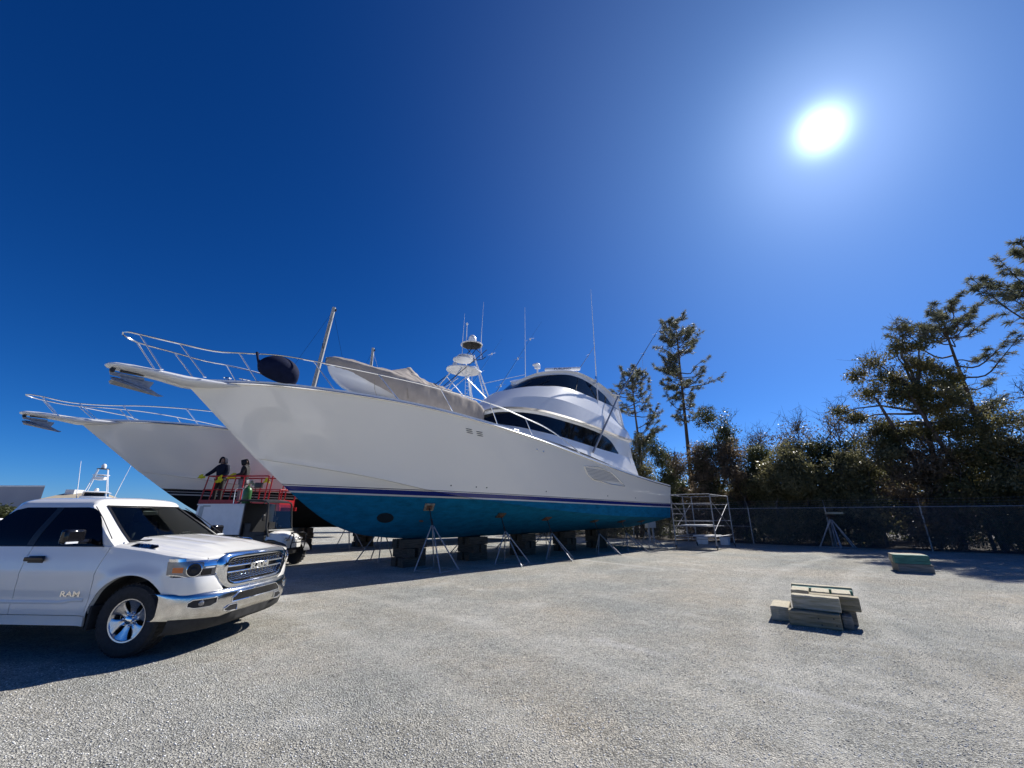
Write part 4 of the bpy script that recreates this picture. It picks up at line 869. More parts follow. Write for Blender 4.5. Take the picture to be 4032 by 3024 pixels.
for sg in (-1, 1):
    yy = [sg * v for v in fend]
    fsheet('fender_nose', yy, lambda y: .675, lambda y: float(np.interp(abs(y), (.6, .66, .74, 1.05), (.70, .80, .887, .893))), PW, TK, o=.012, bulge=.012)
    # headlamp: chrome bezel, housing, clear-ish lens, projector, amber marker
    yl = [sg * v for v in fend if v > .70]
    lo = lambda y: float(np.interp(abs(y), (.70, .76, 1.0, 1.05), (.90, .885, .885, .92))); hi = lambda y: HZ(min(abs(y), 1.04)) - .046
    L0 = fsheet('headlamp', yl, lo, hi, M['lamp_grey'], TK, o=-.004)
    fsheet('lamp_bezel', yl, lambda y: hi(y) - .004, lambda y: hi(y) + .030, M['chrome'], L0, o=.014)
    fsheet('lamp_lower_bezel', yl, lambda y: lo(y) - .008, lambda y: lo(y) + .004, M['chrome'], L0, o=.010)
    ya = [v * sg for v in np.linspace(1.0495, 1.030, 10)]
    fsheet('marker_lens', ya, K(.945), K(1.005), M['amber'], L0, o=.006)
    pr = MB(); c = Vector((fx_(.965, .97) - .0, sg * .965, .975)); nv = Vector((.62, sg * .78, 0)).normalized()
    Rm = nv.to_track_quat('Z', 'Y').to_matrix(); pr.lathe([(.074, -.03), (.074, .004), (.04, .004), (.036, .012), (.02, .018), (.0, .02)], c, Rm, 24); pr.build('projector', M['dark_metal'], L0)
    ri = MB(); ri.lathe([(.076, .004), (.082, .016), (.074, .020)], c, Rm, 28, cap=False); ri.build('projector_ring', M['chrome'], L0)
    for y0, y1, z0, z1, mm_ in ((.90, .80, .905, .975, M['black_gloss']), (.89, .75, 1.01, 1.06, M['chrome']), (.87, .76, .985, 1.0, M['plastic_white'])):
        fsheet('reflector', [sg * v for v in np.linspace(y0, y1, 8)], K(z0), K(z1), mm_, L0, o=.006, thick=.01)
# chrome grille surround and grille
gs = MB()
def gout(a, rx, rz, cz, p=.30):
    c, s_ = cos(a), sin(a); return math.copysign(abs(c) ** p, c) * rx, cz + math.copysign(abs(s_) ** p, s_) * rz
rings = []
for rx_, rz2, o_, cz in ((.60, .150, -.02, .92), (.605, .155, .030, .92), (.66, .185, .045, .92), (.735, .225, .030, .92), (.745, .232, -.02, .92)):
    ring = []
    for k in range(96):
        y, z = gout(2 * pi * k / 96, rx_, rz2, cz); 
        if z < .9: y *= 1 - .18 * ((.9 - z) / .2)
        ring.append((fx_(y, z, o_), y, z))
    rings.append(ring)
gs.loft(rings, True); gso = gs.build('grille_surround', M['chrome'], TK, auto=60)
gb = fsheet('grille', ys(-.60, .60, 40), lambda y: .775, lambda y: 1.065, M['black_gloss'], TK, o=-.018)
for z in np.arange(.80, 1.06, .024):
    if .895 < z < .965: continue
    mb = MB(); yw = .57 if z > .9 else .57 - .5 * (.9 - z); P = []
    for i, y in enumerate(np.linspace(-yw, yw, 61)): P.append((fx_(y, z, .0), y, z + .005 * (1 if (i // 2) % 2 else -1)))
    mb.tube(P, .0027, 4); mb.build('grille_bar', M['chrome'], gb)
for z in (.972, .898):
    mb = MB(); mb.tube([(fx_(y, z, .012), y, z) for y in np.linspace(-.60, .60, 40)], .011, 6); mb.build('grille_crossbar', M['chrome'], gb)
text_mesh('chrome_lettering', 'RAM', .105, .008, M['chrome'], gb, frame_mtx((fx_(0, .93, .022), 0.02, .935), (0, 1, 0), (0, 0, 1)), .004, 1.9)
hl = fsheet('hood_trim', ys(-.70, .70, 60), lambda y: HZ(y) - .050, lambda y: HZ(y) - .012 - .012 * smooth(.04, .02, abs(y)), M['chrome'], TK, o=.020)
# bumper
def bz0(y): return float(np.interp(abs(y), (0, .45, .62, 1.1), (.40, .39, .37, .42)))
bo = lambda y: .075
bump = fsheet('front_bumper', [sg_ * v for sg_, vs in ((-1, [1.075 - .5 * (1 - t) ** 2 for t in np.linspace(1, 0, 30)]), ) for v in vs] + ys(-.56, .56, 50) + [1.075 - .5 * (1 - t) ** 2 for t in np.linspace(0, 1, 30)], bz0, K(.70), M['chrome_dusty'], TK, o=.0, nz=14, bulge=.0) if False else None
mb = MB(); rows = []
def bplan(y):   # wider, softer than the nose
    return .40 + .57 * max(0, 1 - (abs(y) / 1.085) ** 3.1) ** (1 / 2.4)
yb = [-1.0845 + .42 * t ** 2 for t in np.linspace(0, 1, 30)] + ys(-.64, .64, 60) + [1.0845 - .42 * t ** 2 for t in np.linspace(1, 0, 30)]
for y in yb:
    z0 = bz0(y); row = [(bplan(y) - .10, y, z0 + .005)]
    for s_, o_ in ((0, -.05), (.08, -.018), (.2, -.002), (.4, .0), (.6, .0), (.8, -.004), (.9, -.014), (.97, -.04), (1, -.075)):
        row.append((bplan(y) + o_, y, z0 + (.712 - z0) * s_))
    row.append((bplan(y) - .16, y, .714)); rows.append(row)
mb.grid(rows); bump = mb.build('front_bumper', M['chrome_dusty'], TK, auto=60)
def bpatch(nm, ylist, zb, zt, m, o, par=bump, rim=True):
    mb = MB(); rows = []; edge = []
    for y in ylist:
        b_, t_ = zb(y), zt(y); rows.append([(bplan(y) + o, y, b_ + (t_ - b_) * s_) for s_ in np.linspace(0, 1, 5)])
    mb.grid(rows); ob = mb.build(nm, m, par)
    if rim:
        e = [r[0] for r in rows] + [r[-1] for r in rows[::-1]]; e.append(e[0]); rm = MB(); rm.tube([(x + .003, y, z) for x, y, z in e], .008, 5); rm.build(nm + '_trim', M['chrome'], ob)
    return ob
bpatch('lower_grille', ys(-.50, .50, 30), lambda y: .535 - .0 * y, lambda y: .645 - .06 * smooth(.38, .5, abs(y)), M['black_gloss'], .004)
for sg in (-1, 1):
    f_ = bpatch('fog_lamp_bay', [sg * v for v in np.linspace(.72, .985, 16)], lambda y: .535 + .02 * smooth(.93, .985, abs(y)) + .03 * smooth(.80, .72, abs(y)), lambda y: .630 - .03 * smooth(.95, .985, abs(y)), M['black_plastic'], .004)
    fl = MB(); c = Vector((bplan(.88) + .004, sg * .88, .585)); Rm = Vector((.85, sg * .5, 0)).to_track_quat('Z', 'Y').to_matrix(); fl.lathe([(.032, 0), (.032, .008), (.026, .012), (0, .010)], c, Rm, 18); fl.build('fog_lamp', M['lamp_grey'], f_)
    bpatch('tow_hook_bay', [sg * v for v in np.linspace(.40, .60, 14)], lambda y: .425 + .02 * smooth(.5, .6, abs(y)), lambda y: .505 - .03 * smooth(.52, .6, abs(y)), M['black_plastic'], .004)
va = MB(); rows = []
for y in yb[8:-8]: rows.append([(bplan(y) - .03, y, bz0(y) + .01), (bplan(y) - .06, y, .30), (bplan(y) - .12, y, .26)])
va.grid(rows); va.build('air_dam', M['mud_dark'], TK)
# greenhouse
def cw(z): return .975 - .285 * smooth(1.20, 1.98, z) * 1.0 - .02 * (z - 1.24)
def cxf(z): return -.42 - .80 * ((z - 1.24) / .56) * (1 if z < 1.8 else 1)
def cxr(z): return -2.50 + .16 * ((z - 1.24) / .56)
lev = [1.235, 1.30, 1.40, 1.50, 1.60, 1.69, 1.755]
def cring(z, grow=0., xfo=0., xro=0.):
    w_, a, b = cw(z) + grow, cxf(z) + xfo, cxr(z) + xro; P = []
    for t in np.linspace(0, 1, 15): y = -w_ * .93 + 1.86 * w_ * t; P.append((b - .04 * (1 - (y / w_) ** 2), y, z))      # rear wall, right to left
    for t in np.linspace(0, 1, 24)[1:]: P.append((b + .05 + (a - .05 - b - .06) * t, w_, z))                           # left side
    for t in np.linspace(0, 1, 25)[1:]: y = w_ * .955 - 1.91 * w_ * t; P.append((a + .13 * (1 - (y / w_) ** 2), y, z))  # windscreen
    for t in np.linspace(0, 1, 24)[:-1]: P.append((a - .01 + (b + .05 - a + .01) * t, -w_, z))
    return P
rings = [cring(z) for z in lev]
nR = len(rings[0]); cab = MB(); ws = MB(); rw = MB()
for i in range(len(lev) - 1):
    for j in range(nR):
        k = (j + 1) % nR; q_ = [rings[i][j], rings[i][k], rings[i + 1][k], rings[i + 1][j]]
        front_ = 39 <= j < 59; rear_ = 1 <= j < 13 and i < 5
        if front_: ws.add([(x - .004, y, z) for x, y, z in q_], [(0, 1, 2, 3)])
        elif rear_: rw.add(q_, [(0, 1, 2, 3)])
        else: cab.add(q_, [(0, 1, 2, 3)])
top = [rings[-1]]
for z, gr in ((1.790, -.02), (1.820, -.06), (1.845, -.13), (1.866, -.25), (1.880, -.45), (1.886, -.62)):
    r_ = cring(1.755); cx, cy = -1.75, 0; w_ = cw(1.755); f = (w_ + gr) / w_
    fxs = 1 + gr * .55
    top.append([((x - cx) * max(.05, fxs) + cx, y * max(.05, f), z) for x, y, _ in r_])
cab.loft(top, True, (False, True))
bm_ = cab; cabo = cab.build('cab', PW, TK, auto=50, weld=True)

wso = ws.build('windscreen', M['windscreen'], cabo, weld=True); rw.build('rear_window', M['glass_dark'], cabo, weld=True)
# black frit border around the windscreen
fr_ = MB(); a_, b_ = rings[0], rings[-1]
fr_.tube([rings[i][39] for i in range(len(lev))], .018, 5); fr_.tube([rings[i][59] for i in range(len(lev))], .018, 5); fr_.tube([(x + .012, y, z + .015) for x, y, z in a_[39:60]], .016, 5); fr_.tube(b_[39:60], .012, 5); fr_.build('windscreen_seal', M['black_plastic'], cabo)
for sg in (-1, 1):
    w_ = MB(); rows = []
    for x in np.linspace(-2.38, -.60, 70):
        zt = min(1.735, np.interp(x, (-2.38, -2.34, -2.26, -2.12), (1.30, 1.60, 1.70, 1.735)), np.interp(x, (-1.20, -1.08, -.97, -.85, -.72, -.62, -.6), (1.735, 1.715, 1.66, 1.56, 1.42, 1.29, 1.262))); rows.append([(x, sg * (cw(z) + .006), z) for z in np.linspace(1.252, max(zt, 1.262), 12)])
    w_.grid(rows); sw = w_.build('side_window', M['privacy_glass'], cabo)
    bp_ = MB(); bp_.grid([[(x, sg * (cw(z) + .010), z) for z in np.linspace(1.255, 1.73, 8)] for x in (-1.66, -1.56)]); bp_.build('pillar_trim', M['black_plastic'], sw)
    # roof gutter line and belt moulding
    gt = MB(); gt.tube([(-1.10, sg * (cw(1.73) + .003), 1.745), (-.85, sg * (cw(1.57) + .003), 1.585), (-.52, sg * (cw(1.32) + .003), 1.34)], .006, 5); gt.build('roof_seam', M['black_plastic'], cabo)
    bl = MB(); bl.tube([(x, sg * (cw(1.245) + .012), 1.247) for x in np.linspace(-2.2, -.58, 10)], .009, 5); bl.build('belt_seal', M['black_plastic'], cabo)
    mi = MB(); mi.box((-.80, sg * 1.20, 1.375), (.10, .24, .17)); mi.box((-.78, sg * 1.05, 1.31), (.06, .22, .06)); mo_ = mi.build('door_mirror', M['black_gloss'], cabo, bevel=.03)
    il = MB(); il.box((-.745, sg * 1.24, 1.305), (.012, .14, .022)); il.build('mirror_indicator', M['plastic_white'], mo_)
# interior: dash, seats, wheel
di = MB(); di.loft([[(-.95, y, .95), (-.62, y, 1.235), (-.40, y, 1.25), (-.36, y, 1.0)] for y in (-.88, .88)], True, (True, True)); di.build('dashboard', M['dash'], cabo, bevel=.02)
fl_ = MB(); fl_.box((-1.6, 0, .95), (1.5, 1.7, .1)); fl_.build('cabin_floor', M['seat'], cabo)
for y in (-.42, .42):
    s_ = MB(); s_.box((-1.45, y, 1.25), (.16, .5, .55), Matrix.Rotation(radians(-12), 3, 'Y')); s_.box((-1.2, y, 1.02), (.5, .5, .15)); s_.build('seat_back', M['seat'], cabo, bevel=.05)
    h_ = MB(); h_.box((-1.52, y, 1.60), (.10, .28, .17)); h_.build('headrest', M['seat'], cabo, bevel=.04)
sw_ = MB(); c = Vector((-.80, .42, 1.22)); Rm = Vector((-.8, 0, .6)).to_track_quat('Z', 'Y').to_matrix(); sw_.tube([c + Rm @ Vector((.19 * cos(a), .19 * sin(a), 0)) for a in np.linspace(0, 2 * pi, 25)], .016, 6); sw_.build('steering_wheel', M['black_plastic'], cabo)
pp = MB(); pp.box((-.52, -.55, 1.262), (.10, .42, .008)); pp.build('dashboard_paper', M['plastic_white'], cabo)
for y in (-.05, -.6):
    wp = MB(); wp.tube([(-.30, y, 1.305), (-.38, y - .25, 1.30), (-.42, y - .50 if y > -.3 else y - .2, 1.33)], .010, 5); wp.build('wiper', M['black_plastic'], cabo)
cwl = MB(); cwl.grid([[(-.33 - .10 * (1 - (y / .9) ** 2), y, 1.285 - .05 * (y / .86) ** 2), (-.48 - .02 * (1 - (y / .9) ** 2) + .14 * (1 - (y / .9) ** 2), y, 1.262)] for y in ys(-.86, .86, 20)]); cwl.build('cowl', M['black_plastic'], cabo)
mi = MB(); mi.box((-1.02, 0, 1.66), (.03, .26, .07)); mi.build('inside_mirror', M['black_plastic'], cabo, bevel=.01)
# bed tailgate and rear closing panels
tg = MB(); tg.box((-4.92, 0, .9), (.06, 1.95, .75)); tg.build('tailgate', PW, TK, bevel=.02)
bf = MB(); bf.box((-3.75, 0, .78), (2.3, 1.8, .06)); bf.box((-2.58, 0, 1.0), (.05, 1.9, .5)); bf.build('bed', M['black_plastic'], TK)
# wheels
def wheel(x, sg, nm='wheel'):
    root = thing(nm, None, None, (x, sg * .87, .405)); root.parent = TK
    R_ = Matrix.Rotation(radians(-90 * sg), 3, 'X')      # local z -> outboard
    ty = MB(); ty.lathe([(.235, -.13), (.30, -.135), (.375, -.125), (.402, -.095), (.405, -.05), (.405, .05), (.402, .095), (.375, .125), (.33, .134), (.28, .13), (.238, .112)], (0, 0, 0), R_, 64, cap=False)
    for k in range(48):
        a = 2 * pi * k / 48
        for s_, w0 in ((-1, .06), (1, .06)):
            c = R_ @ Vector((.404 * cos(a + .03 * s_), .404 * sin(a + .03 * s_), s_ * w0)); tz = R_ @ Vector((cos(a), sin(a), 0)); ax = R_ @ Vector((0, 0, 1)); tt = ax.cross(tz)
            ty.box(c, (.030, .085, .012), Matrix((tt, ax, tz)).transposed())
    ty.build('tyre', M['rubber'], root, auto=35)
    rim = MB(); rim.lathe([(.215, -.12), (.20, -.02), (.205, .06), (.222, .102), (.238, .112), (.240, .118), (.226, .116), (.214, .095)], (0, 0, 0), R_, 64, cap=False)
    ro = rim.build('rim', M['alloy'], root)
    bd = MB(); bd.lathe([(.0, .0), (.20, .0)], (0, 0, 0), R_, 40); bd.lathe([(.12, .005), (.12, .02), (.0, .025)], (0, 0, 0), R_, 30); bd.build('brake_disc', M['dark_metal'], ro)
    sp = MB()
    for k in range(6):
        a0 = 2 * pi * k / 6 + .35
        def pt(r, a, h): return R_ @ Vector((r * cos(a0 + a), r * sin(a0 + a), h))
        rows = []
        for r, wa, h in ((.045, .52, .070), (.09, .42, .078), (.14, .33, .088), (.18, .36, .098), (.205, .40, .104), (.224, .43, .110)):
            rows.append([pt(r, -wa, h - .035), pt(r, -wa, h - .008), pt(r, -wa * .6, h), pt(r, 0, h - .006), pt(r, wa * .6, h), pt(r, wa, h - .008), pt(r, wa, h - .035)])
        sp.grid(rows)
    sp.build('wheel_spokes', M['alloy'], ro, auto=35)
    hc = MB(); hc.lathe([(.05, .06), (.048, .098), (.035, .108), (0, .109)], (0, 0, 0), R_, 24); hc.build('hub_cap', M['chrome'], ro)
    for k in range(6):
        a = 2 * pi * (k + .5) / 6 + .35; ln = MB(); ln.lathe([(.014, .06), (.013, .098), (.006, .104), (0, .105)], R_ @ Vector((.070 * cos(a), .070 * sin(a), 0)), R_, 8); ln.build('lug_nut', M['chrome'], ro)
for x in (0, -3.67):
    for sg in (-1, 1): wheel(x, sg)
# ------------------------------------------------------------------ jack stands
def l2w(p, root=Y1): return root.location + Matrix.Rotation(BA, 3, 'Z') @ Vector(p)
def stand(loc, rz, apex_z, apex_off, pad, padn, m, padm, label, group, half=.48, name='jack_stand'):
    t = thing(name, label, 'jack stand', loc, rz, group); Ri = Matrix.Rotation(-rz, 3, 'Z')
    ap = Ri @ Vector((apex_off[0], apex_off[1], 0)) + Vector((0, 0, apex_z))
    feet = [Vector((sx * half, sy * half, .02)) for sx, sy in ((-1, -1), (1, -1), (1, 1), (-1, 1))]
    for f_ in feet:
        mb = MB(); mb.tube([f_, ap + (f_ - ap) * .02], .021, 7); mb.build('leg', m, t)
    mb = MB()
    for a, b in zip(feet, feet[1:] + feet[:1]): mb.tube([a + Vector((0, 0, .03)), b + Vector((0, 0, .03))], .012, 6)
    mb.build('base_brace', m, t)
    p = Ri @ (Vector(pad) - Vector(loc))
    mb = MB(); d = (p - ap).normalized(); mb.tube([ap - d * .1, ap + d * .12], .035, 8); mb.tube([ap - d * .05, p], .017, 8); s_ = MB()
    mb.tube([ap + d * .15 - Vector((.09, 0, 0)), ap + d * .15 + Vector((.09, 0, 0))], .01, 5); mb.build('screw', M['dark_metal'], t)
    n_ = (Ri @ Vector(padn)).normalized(); Q = n_.to_track_quat('Z', 'Y').to_matrix(); mb = MB(); mb.box(p + n_ * .0, (.32, .30, .035), Q); mb.build('pad', padm, t, bevel=.005)
    mb = MB(); mb.box(p - n_ * .03, (.18, .18, .02), Q); mb.build('pad_bracket', M['rust_pad'], t)
    return t
ordn = ['nearest', 'second', 'third', 'fourth', 'fifth', 'farthest']
def bottom_pt(H, x, yfrac):
    R = H.R[:, :13]; j = int(round(12 * yfrac)); i = int(np.argmin(np.abs(R[:, j, 0] - x))); p = R[i, j]
    a = R[min(i + 1, H.n - 1), j] - R[i - 1, j]; b = R[i, j + 1] - R[i, j - 1] if j < 12 else R[i, j] - R[i, j - 1]; n_ = np.cross(a, b); n_ /= np.linalg.norm(n_)
    if n_[2] > 0: n_ = -n_
    return p, n_
def y_stands(H, root, xs, sg, m, labs, grp, padms, rot=0.3, fr=.78):
    for i, x in enumerate(xs):
        p, n_ = bottom_pt(H, x, fr); p = p + n_ * .02; p = np.array([p[0], p[1] * sg, p[2]]); n_ = np.array([n_[0], n_[1] * sg, n_[2]])
        W_ = l2w(p, root); Wn = Matrix.Rotation(BA, 3, 'Z') @ Vector(n_); base = l2w((p[0], (abs(p[1]) + .60) * sg, 0), root); base.z = 0
        off_ = Matrix.Rotation(BA, 3, 'Z') @ Vector((0, -.38 * sg, 0)); az = W_.z - .52 if sg > 0 else W_.z - .6
        stand(tuple(base), BA + rot + .13 * i, az, (off_.x, off_.y), tuple(W_), tuple(-Wn), m, padms[i % len(padms)], labs[i], grp)
near_labs = ['grey jack stand under the near yacht, nearest the camera, with pale square pad', 'second grey jack stand from the bow along the near side of the near yacht', 'third grey jack stand from the bow along the near side of the near yacht', 'fourth grey jack stand from the bow along the near side of the near yacht', 'fifth grey jack stand from the bow, with orange pad, near side of the near yacht', 'jack stand closest to the stern on the near side of the near yacht']
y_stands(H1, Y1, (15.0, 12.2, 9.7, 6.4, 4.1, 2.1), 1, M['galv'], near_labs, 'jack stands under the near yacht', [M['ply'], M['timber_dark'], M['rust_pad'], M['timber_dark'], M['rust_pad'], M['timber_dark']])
far_labs = ['dark jack stand on the far side of the near yacht, nearest its bow', 'second dark jack stand from the bow on the far side of the near yacht', 'third dark jack stand from the bow on the far side of the near yacht', 'dark jack stand on the far side of the near yacht, closest to its stern']
y_stands(H1, Y1, (14.9, 10.4, 7.6, 4.6), -1, M['galv_dull'], far_labs, 'jack stands under the near yacht', [M['timber_dark']], .5)
y2l = ['jack stand under the second yacht, nearest its bow, seen below the near bow', 'second jack stand under the second yacht behind the near bow', 'third jack stand under the second yacht', 'fourth jack stand under the second yacht, towards its stern']
y_stands(H2, Y2, (17.6, 14.0, 10.5, 7.0), 1, M['galv_dull'], y2l, 'jack stands under the second yacht', [M['timber_dark']], .2)

# ------------------------------------------------------------------ timber blocks under the keels
def block(c, d, rz, m, label, group, tilt=0., name='timber_block'):
    mb = MB(); n = 9
    hx, hy, hz = d[0] / 2, d[1] / 2, d[2] / 2; rg = random.Random(hash((round(c[0], 3), round(c[1], 3), round(c[2], 3))) & 0xffff)
    rings = []
    for i in range(n):
        x = -hx + 2 * hx * i / (n - 1); j = lambda: (rg.random() - .5) * .006; rings.append([(x, -hy + j(), -hz + j()), (x, hy + j(), -hz + j()), (x, hy + j(), hz + j()), (x, -hy + j(), hz + j())])
    mb.loft(rings, True, (True, True)); o = mb.build(name, m, None, smooth=False, bevel=.014)
    o.location = c; o.rotation_euler = (0, tilt, rz); return tag(o, label, 'timber block', group)
def keel_stack(root, H, x, words, grp, th=.27, dark=True, wob=0.):
    zt = H.keel(x) + root.location.z; nl = max(2, round(zt / th)); th = zt / nl - .002
    where = ['bottom', 'second', 'third', 'fourth', 'fifth']
    for k in range(nl):
        al = k % 2 == 0
        for s_ in (-1, 1):
            o = (.20 + rnd() * .02) * s_; c = l2w((x + (0 if al else o), (o if al else 0), 0), root); c.z = th * (k + .5) + .002 * k
            side = ('nearer the camera' if s_ > 0 else 'farther from the camera') if al else ('towards the bow' if s_ > 0 else 'towards the stern')
            lay = 'top' if k == nl - 1 else where[k]
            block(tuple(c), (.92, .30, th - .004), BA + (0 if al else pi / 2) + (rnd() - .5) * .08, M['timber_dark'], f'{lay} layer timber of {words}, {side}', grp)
_r = random.Random(5)
def rnd(): return _r.random()
for x, wd in ((14.75, 'the nearest keel stack, near yacht'), (11.9, 'the second keel stack, near yacht'), (9.0, 'the third keel stack, near yacht'), (6.0, 'the fourth keel stack, near yacht'), (3.2, 'the aftmost keel stack, near yacht')):
    keel_stack(Y1, H1, x, wd, 'timber blocks under the near yacht')
for x, wd in ((18.2, 'the foremost keel stack, black-bottomed yacht'), (15.6, 'the second keel stack, black-bottomed yacht'), (12.3, 'the third keel stack, black-bottomed yacht'), (9.0, 'the aftmost keel stack, black-bottomed yacht')):
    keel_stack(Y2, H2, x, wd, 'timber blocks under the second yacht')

# ------------------------------------------------------------------ timber pile in the open, at the right
PG = 'timbers of the pile in the open'
a0 = math.atan2(6.83 - 7.2, 4.89 - 4.37)                  # the pile's long way
U = Vector((cos(a0), sin(a0), 0)); Vv = Vector((-sin(a0), cos(a0), 0)); B0 = Vector((4.36, 7.21, 0))
def pb(u, v, z, L_, W_, H_, m, label, dr=0., along=True):
    """corner-based: u,v,z of the near-left-bottom corner"""
    c = B0 + U * (u + L_ / 2) + Vv * (v + W_ / 2) + Vector((0, 0, z + H_ / 2))
    if along: return block(tuple(c), (L_, W_, H_), a0 + dr, m, label, PG)
    return block(tuple(c), (W_, L_, H_), a0 + pi / 2 + dr, m, label, PG)
fb_ = pb(0, 0, .0, .66, .20, .21, M['timber'], 'front bottom timber of the pile, with bolt holes in its long face')
for (dx_, dz_) in ((.38, .13), (.57, .15), (.41, .05), (.59, .06)):
    mb = MB(); p = (dx_ - .33, -.101, dz_ - .105); mb.lathe([(.010, 0), (.010, .006), (0, .006)], p, Matrix.Rotation(radians(90), 3, 'X'), 8); mb.build('bolt_hole', M['black_plastic'], fb_)
pb(-.26, .20, .0, .26, .62, .21, M['timber_pale'], 'pale timber sticking out at the left end of the pile, end towards the camera')
pb(.10, .215, .0, .26, .75, .21, M['timber_grey'], 'bottom layer timber in the middle of the pile, running away from the camera')
pb(.40, .215, .0, .25, .75, .21, M['timber_grey'], 'bottom layer timber right of the middle, running away from the camera')
pb(.67, .16, .0, .13, .55, .18, M['timber_grey'], 'short pale post foot at the right front corner of the pile')
pb(.70, .50, .0, .17, .60, .20, M['timber_grey'], 'bottom layer timber at the right end of the pile')
pb(.07, .14, .215, .62, .20, .20, M['timber_pale'], 'upper front timber of the pile with a silvery rounded top edge', -.03)
pb(.30, .37, .215, .64, .20, .20, M['timber'], 'brown upper timber just behind the front one in the pile', -.02)
for k, (u_, lb) in enumerate(((.04, 'left of three square timber ends on top of the pile'), (.32, 'middle of three square timber ends on top of the pile'), (.60, 'right of three square timber ends on top of the pile'))):
    pb(u_ + .01, .60, .215, .25, .44, .215, M['timber_pale'], lb)
pb(.04, 1.08, .215, .86, .13, .20, M['timber_green'], 'bluish painted timber near the back of the pile top')
pb(.03, 1.24, .215, .88, .14, .225, M['timber_pale'], 'yellowish timber at the very back of the pile top')
pb(.0, 1.12, .0, .88, .24, .21, M['timber_grey'], 'bottom timber at the back of the pile')
# green stack
GG = 'timbers of the small green stack'
gu = Vector((.86, -.51, 0)).normalized(); ga = math.atan2(gu.y, gu.x); gv = Vector((-gu.y, gu.x, 0)); G0 = Vector((11.66, 13.40, 0))
def gb_(u, v, z, L_, W_, H_, m, lb, dr=0): c = G0 + gu * (u + L_ / 2) + gv * (v + W_ / 2) + Vector((0, 0, z + H_ / 2)); block(tuple(c), (L_, W_, H_), ga + dr, m, lb, GG)
for k, w_ in enumerate(('front', 'middle', 'back')):
    gb_(.02, .28 * k, 0, .80, .26, .235, M['timber_grey'], f'{w_} bottom timber of the small stack near the fence')
    gb_(-.02 + .01 * k, .28 * k, .24, .80, .26, .25, M['timber_green'] if k == 0 else M['timber_pale'], ('green painted front timber on top of the small stack near the fence', 'pale middle timber on top of the small stack near the fence', 'pale back timber on top of the small stack near the fence')[k])

# lone nested jack stands
for k, (dx, lb, rz_, hf) in enumerate(((0, 'front one of the nested jack stands standing alone before the fence', .3, .55), (.12, 'middle one of the nested jack stands standing alone before the fence', .42, .52), (.24, 'back one of the nested jack stands standing alone before the fence', .2, .5))):
    b_ = Vector((16.85 + dx * .5, 22.6 + dx, 0)); stand(tuple(b_), rz_, 1.44 + .02 * k, (0, 0), tuple(b_ + Vector((0, 0, 1.56 + .05 * k))), (0, 0, 1), M['galv'], M['dark_metal'], lb, 'nested jack stands by the fence', hf)
block((17.0, 22.5, 1.735), (.78, .22, .10), -.1, M['timber_pale'], 'pale board lying on top of the nested jack stands by the fence', 'boards', name='timber_board')

# ------------------------------------------------------------------ rolling scaffold
SC = thing('scaffold', 'grey rolling scaffold with X braces and two white boards behind the near yacht stern', 'scaffold', (0, 0, 0))
FL, FR, BL, BR = Vector((8.35, 22.2, 0)), Vector((9.95, 21.2, 0)), Vector((10.45, 24.6, 0)), Vector((12.05, 23.6, 0))
Z0, Z1 = .17, 2.66
def sc_t(nm, P, r=.024, m=M['galv']): mb = MB(); mb.tube(P, r, 7); return mb.build(nm, m, SC)
up = lambda p, z: p + Vector((0, 0, z))
for p in (FL, FR, BL, BR): sc_t('post', [up(p, Z0), up(p, Z1)], .028)
M1 = FL.lerp(BL, .52); M2 = FL.lerp(FR, .0)
for a, b in ((FL, FR), (BL, BR)):
    for z in (.5, 1.35, 2.2, Z1): sc_t('rung', [up(a, z), up(b, z)], .02)
    q_ = a.lerp(b, .5); 
for a, b in ((FL, BL), (FR, BR)):
    sc_t('top_rail', [up(a, Z1 - .03), up(b, Z1 - .03)]); sc_t('bottom_rail', [up(a, .62), up(b, .62)])
    sc_t('cross_brace', [up(a, 2.35), up(b, .85)], .014); sc_t('cross_brace', [up(a, .85), up(b, 2.35)], .014)
sc_t('mid_post', [up(FL.lerp(BL, .55), .62), up(FL.lerp(BL, .55), Z1)]); 
for z in (1.1, 1.7, 2.2): sc_t('rung', [up(FL, z), up(FL.lerp(BL, .55), z)], .016)
def board(z, u0, u1, v0, v1, nm):
    def P(u, v): return FL + (BL - FL) * u + (FR - FL) * v
    c = P((u0 + u1) / 2, (v0 + v1) / 2); ln = (BL - FL).length * (u1 - u0); wd = (FR - FL).length * (v1 - v0) * .95; a = math.atan2((BL - FL).y, (BL - FL).x)
    mb = MB(); pts = [P(u0, v0), P(u1, v0), P(u1, v1), P(u0, v1)]; mb.loft([[up(p, z) for p in pts], [up(p, z + .045) for p in pts]], True, (True, True)); mb.build(nm, M['ply_white'], SC, smooth=False, bevel=.004)
board(.64, .02, .34, .45, 1.0, 'platform_board'); board(1.12, .15, .55, .1, .75, 'platform_board')
sc_t('bottom_rail', [up(FL, .62), up(FR, .62)]); sc_t('shelf_rail', [up(FL.lerp(BL, .15), 1.1), up(FR.lerp(BR, .15), 1.1)]); sc_t('shelf_rail', [up(FL.lerp(BL, .55), 1.1), up(FR.lerp(BR, .55), 1.1)])
for p in (FL, FR, BL, BR):
    mb = MB(); mb.lathe([(.075, -.02), (.08, 0), (.075, .02)], up(p, .08) + Vector((.02, 0, 0)), Matrix.Rotation(radians(90), 3, 'Y') @ Matrix.Rotation(.5, 3, 'X'), 18); c_ = mb.build('castor', M['rubber'], SC)
    mb = MB(); mb.tube([up(p, .10), up(p, .20)], .035, 6); mb.build('castor_fork', M['dark_metal'], c_)

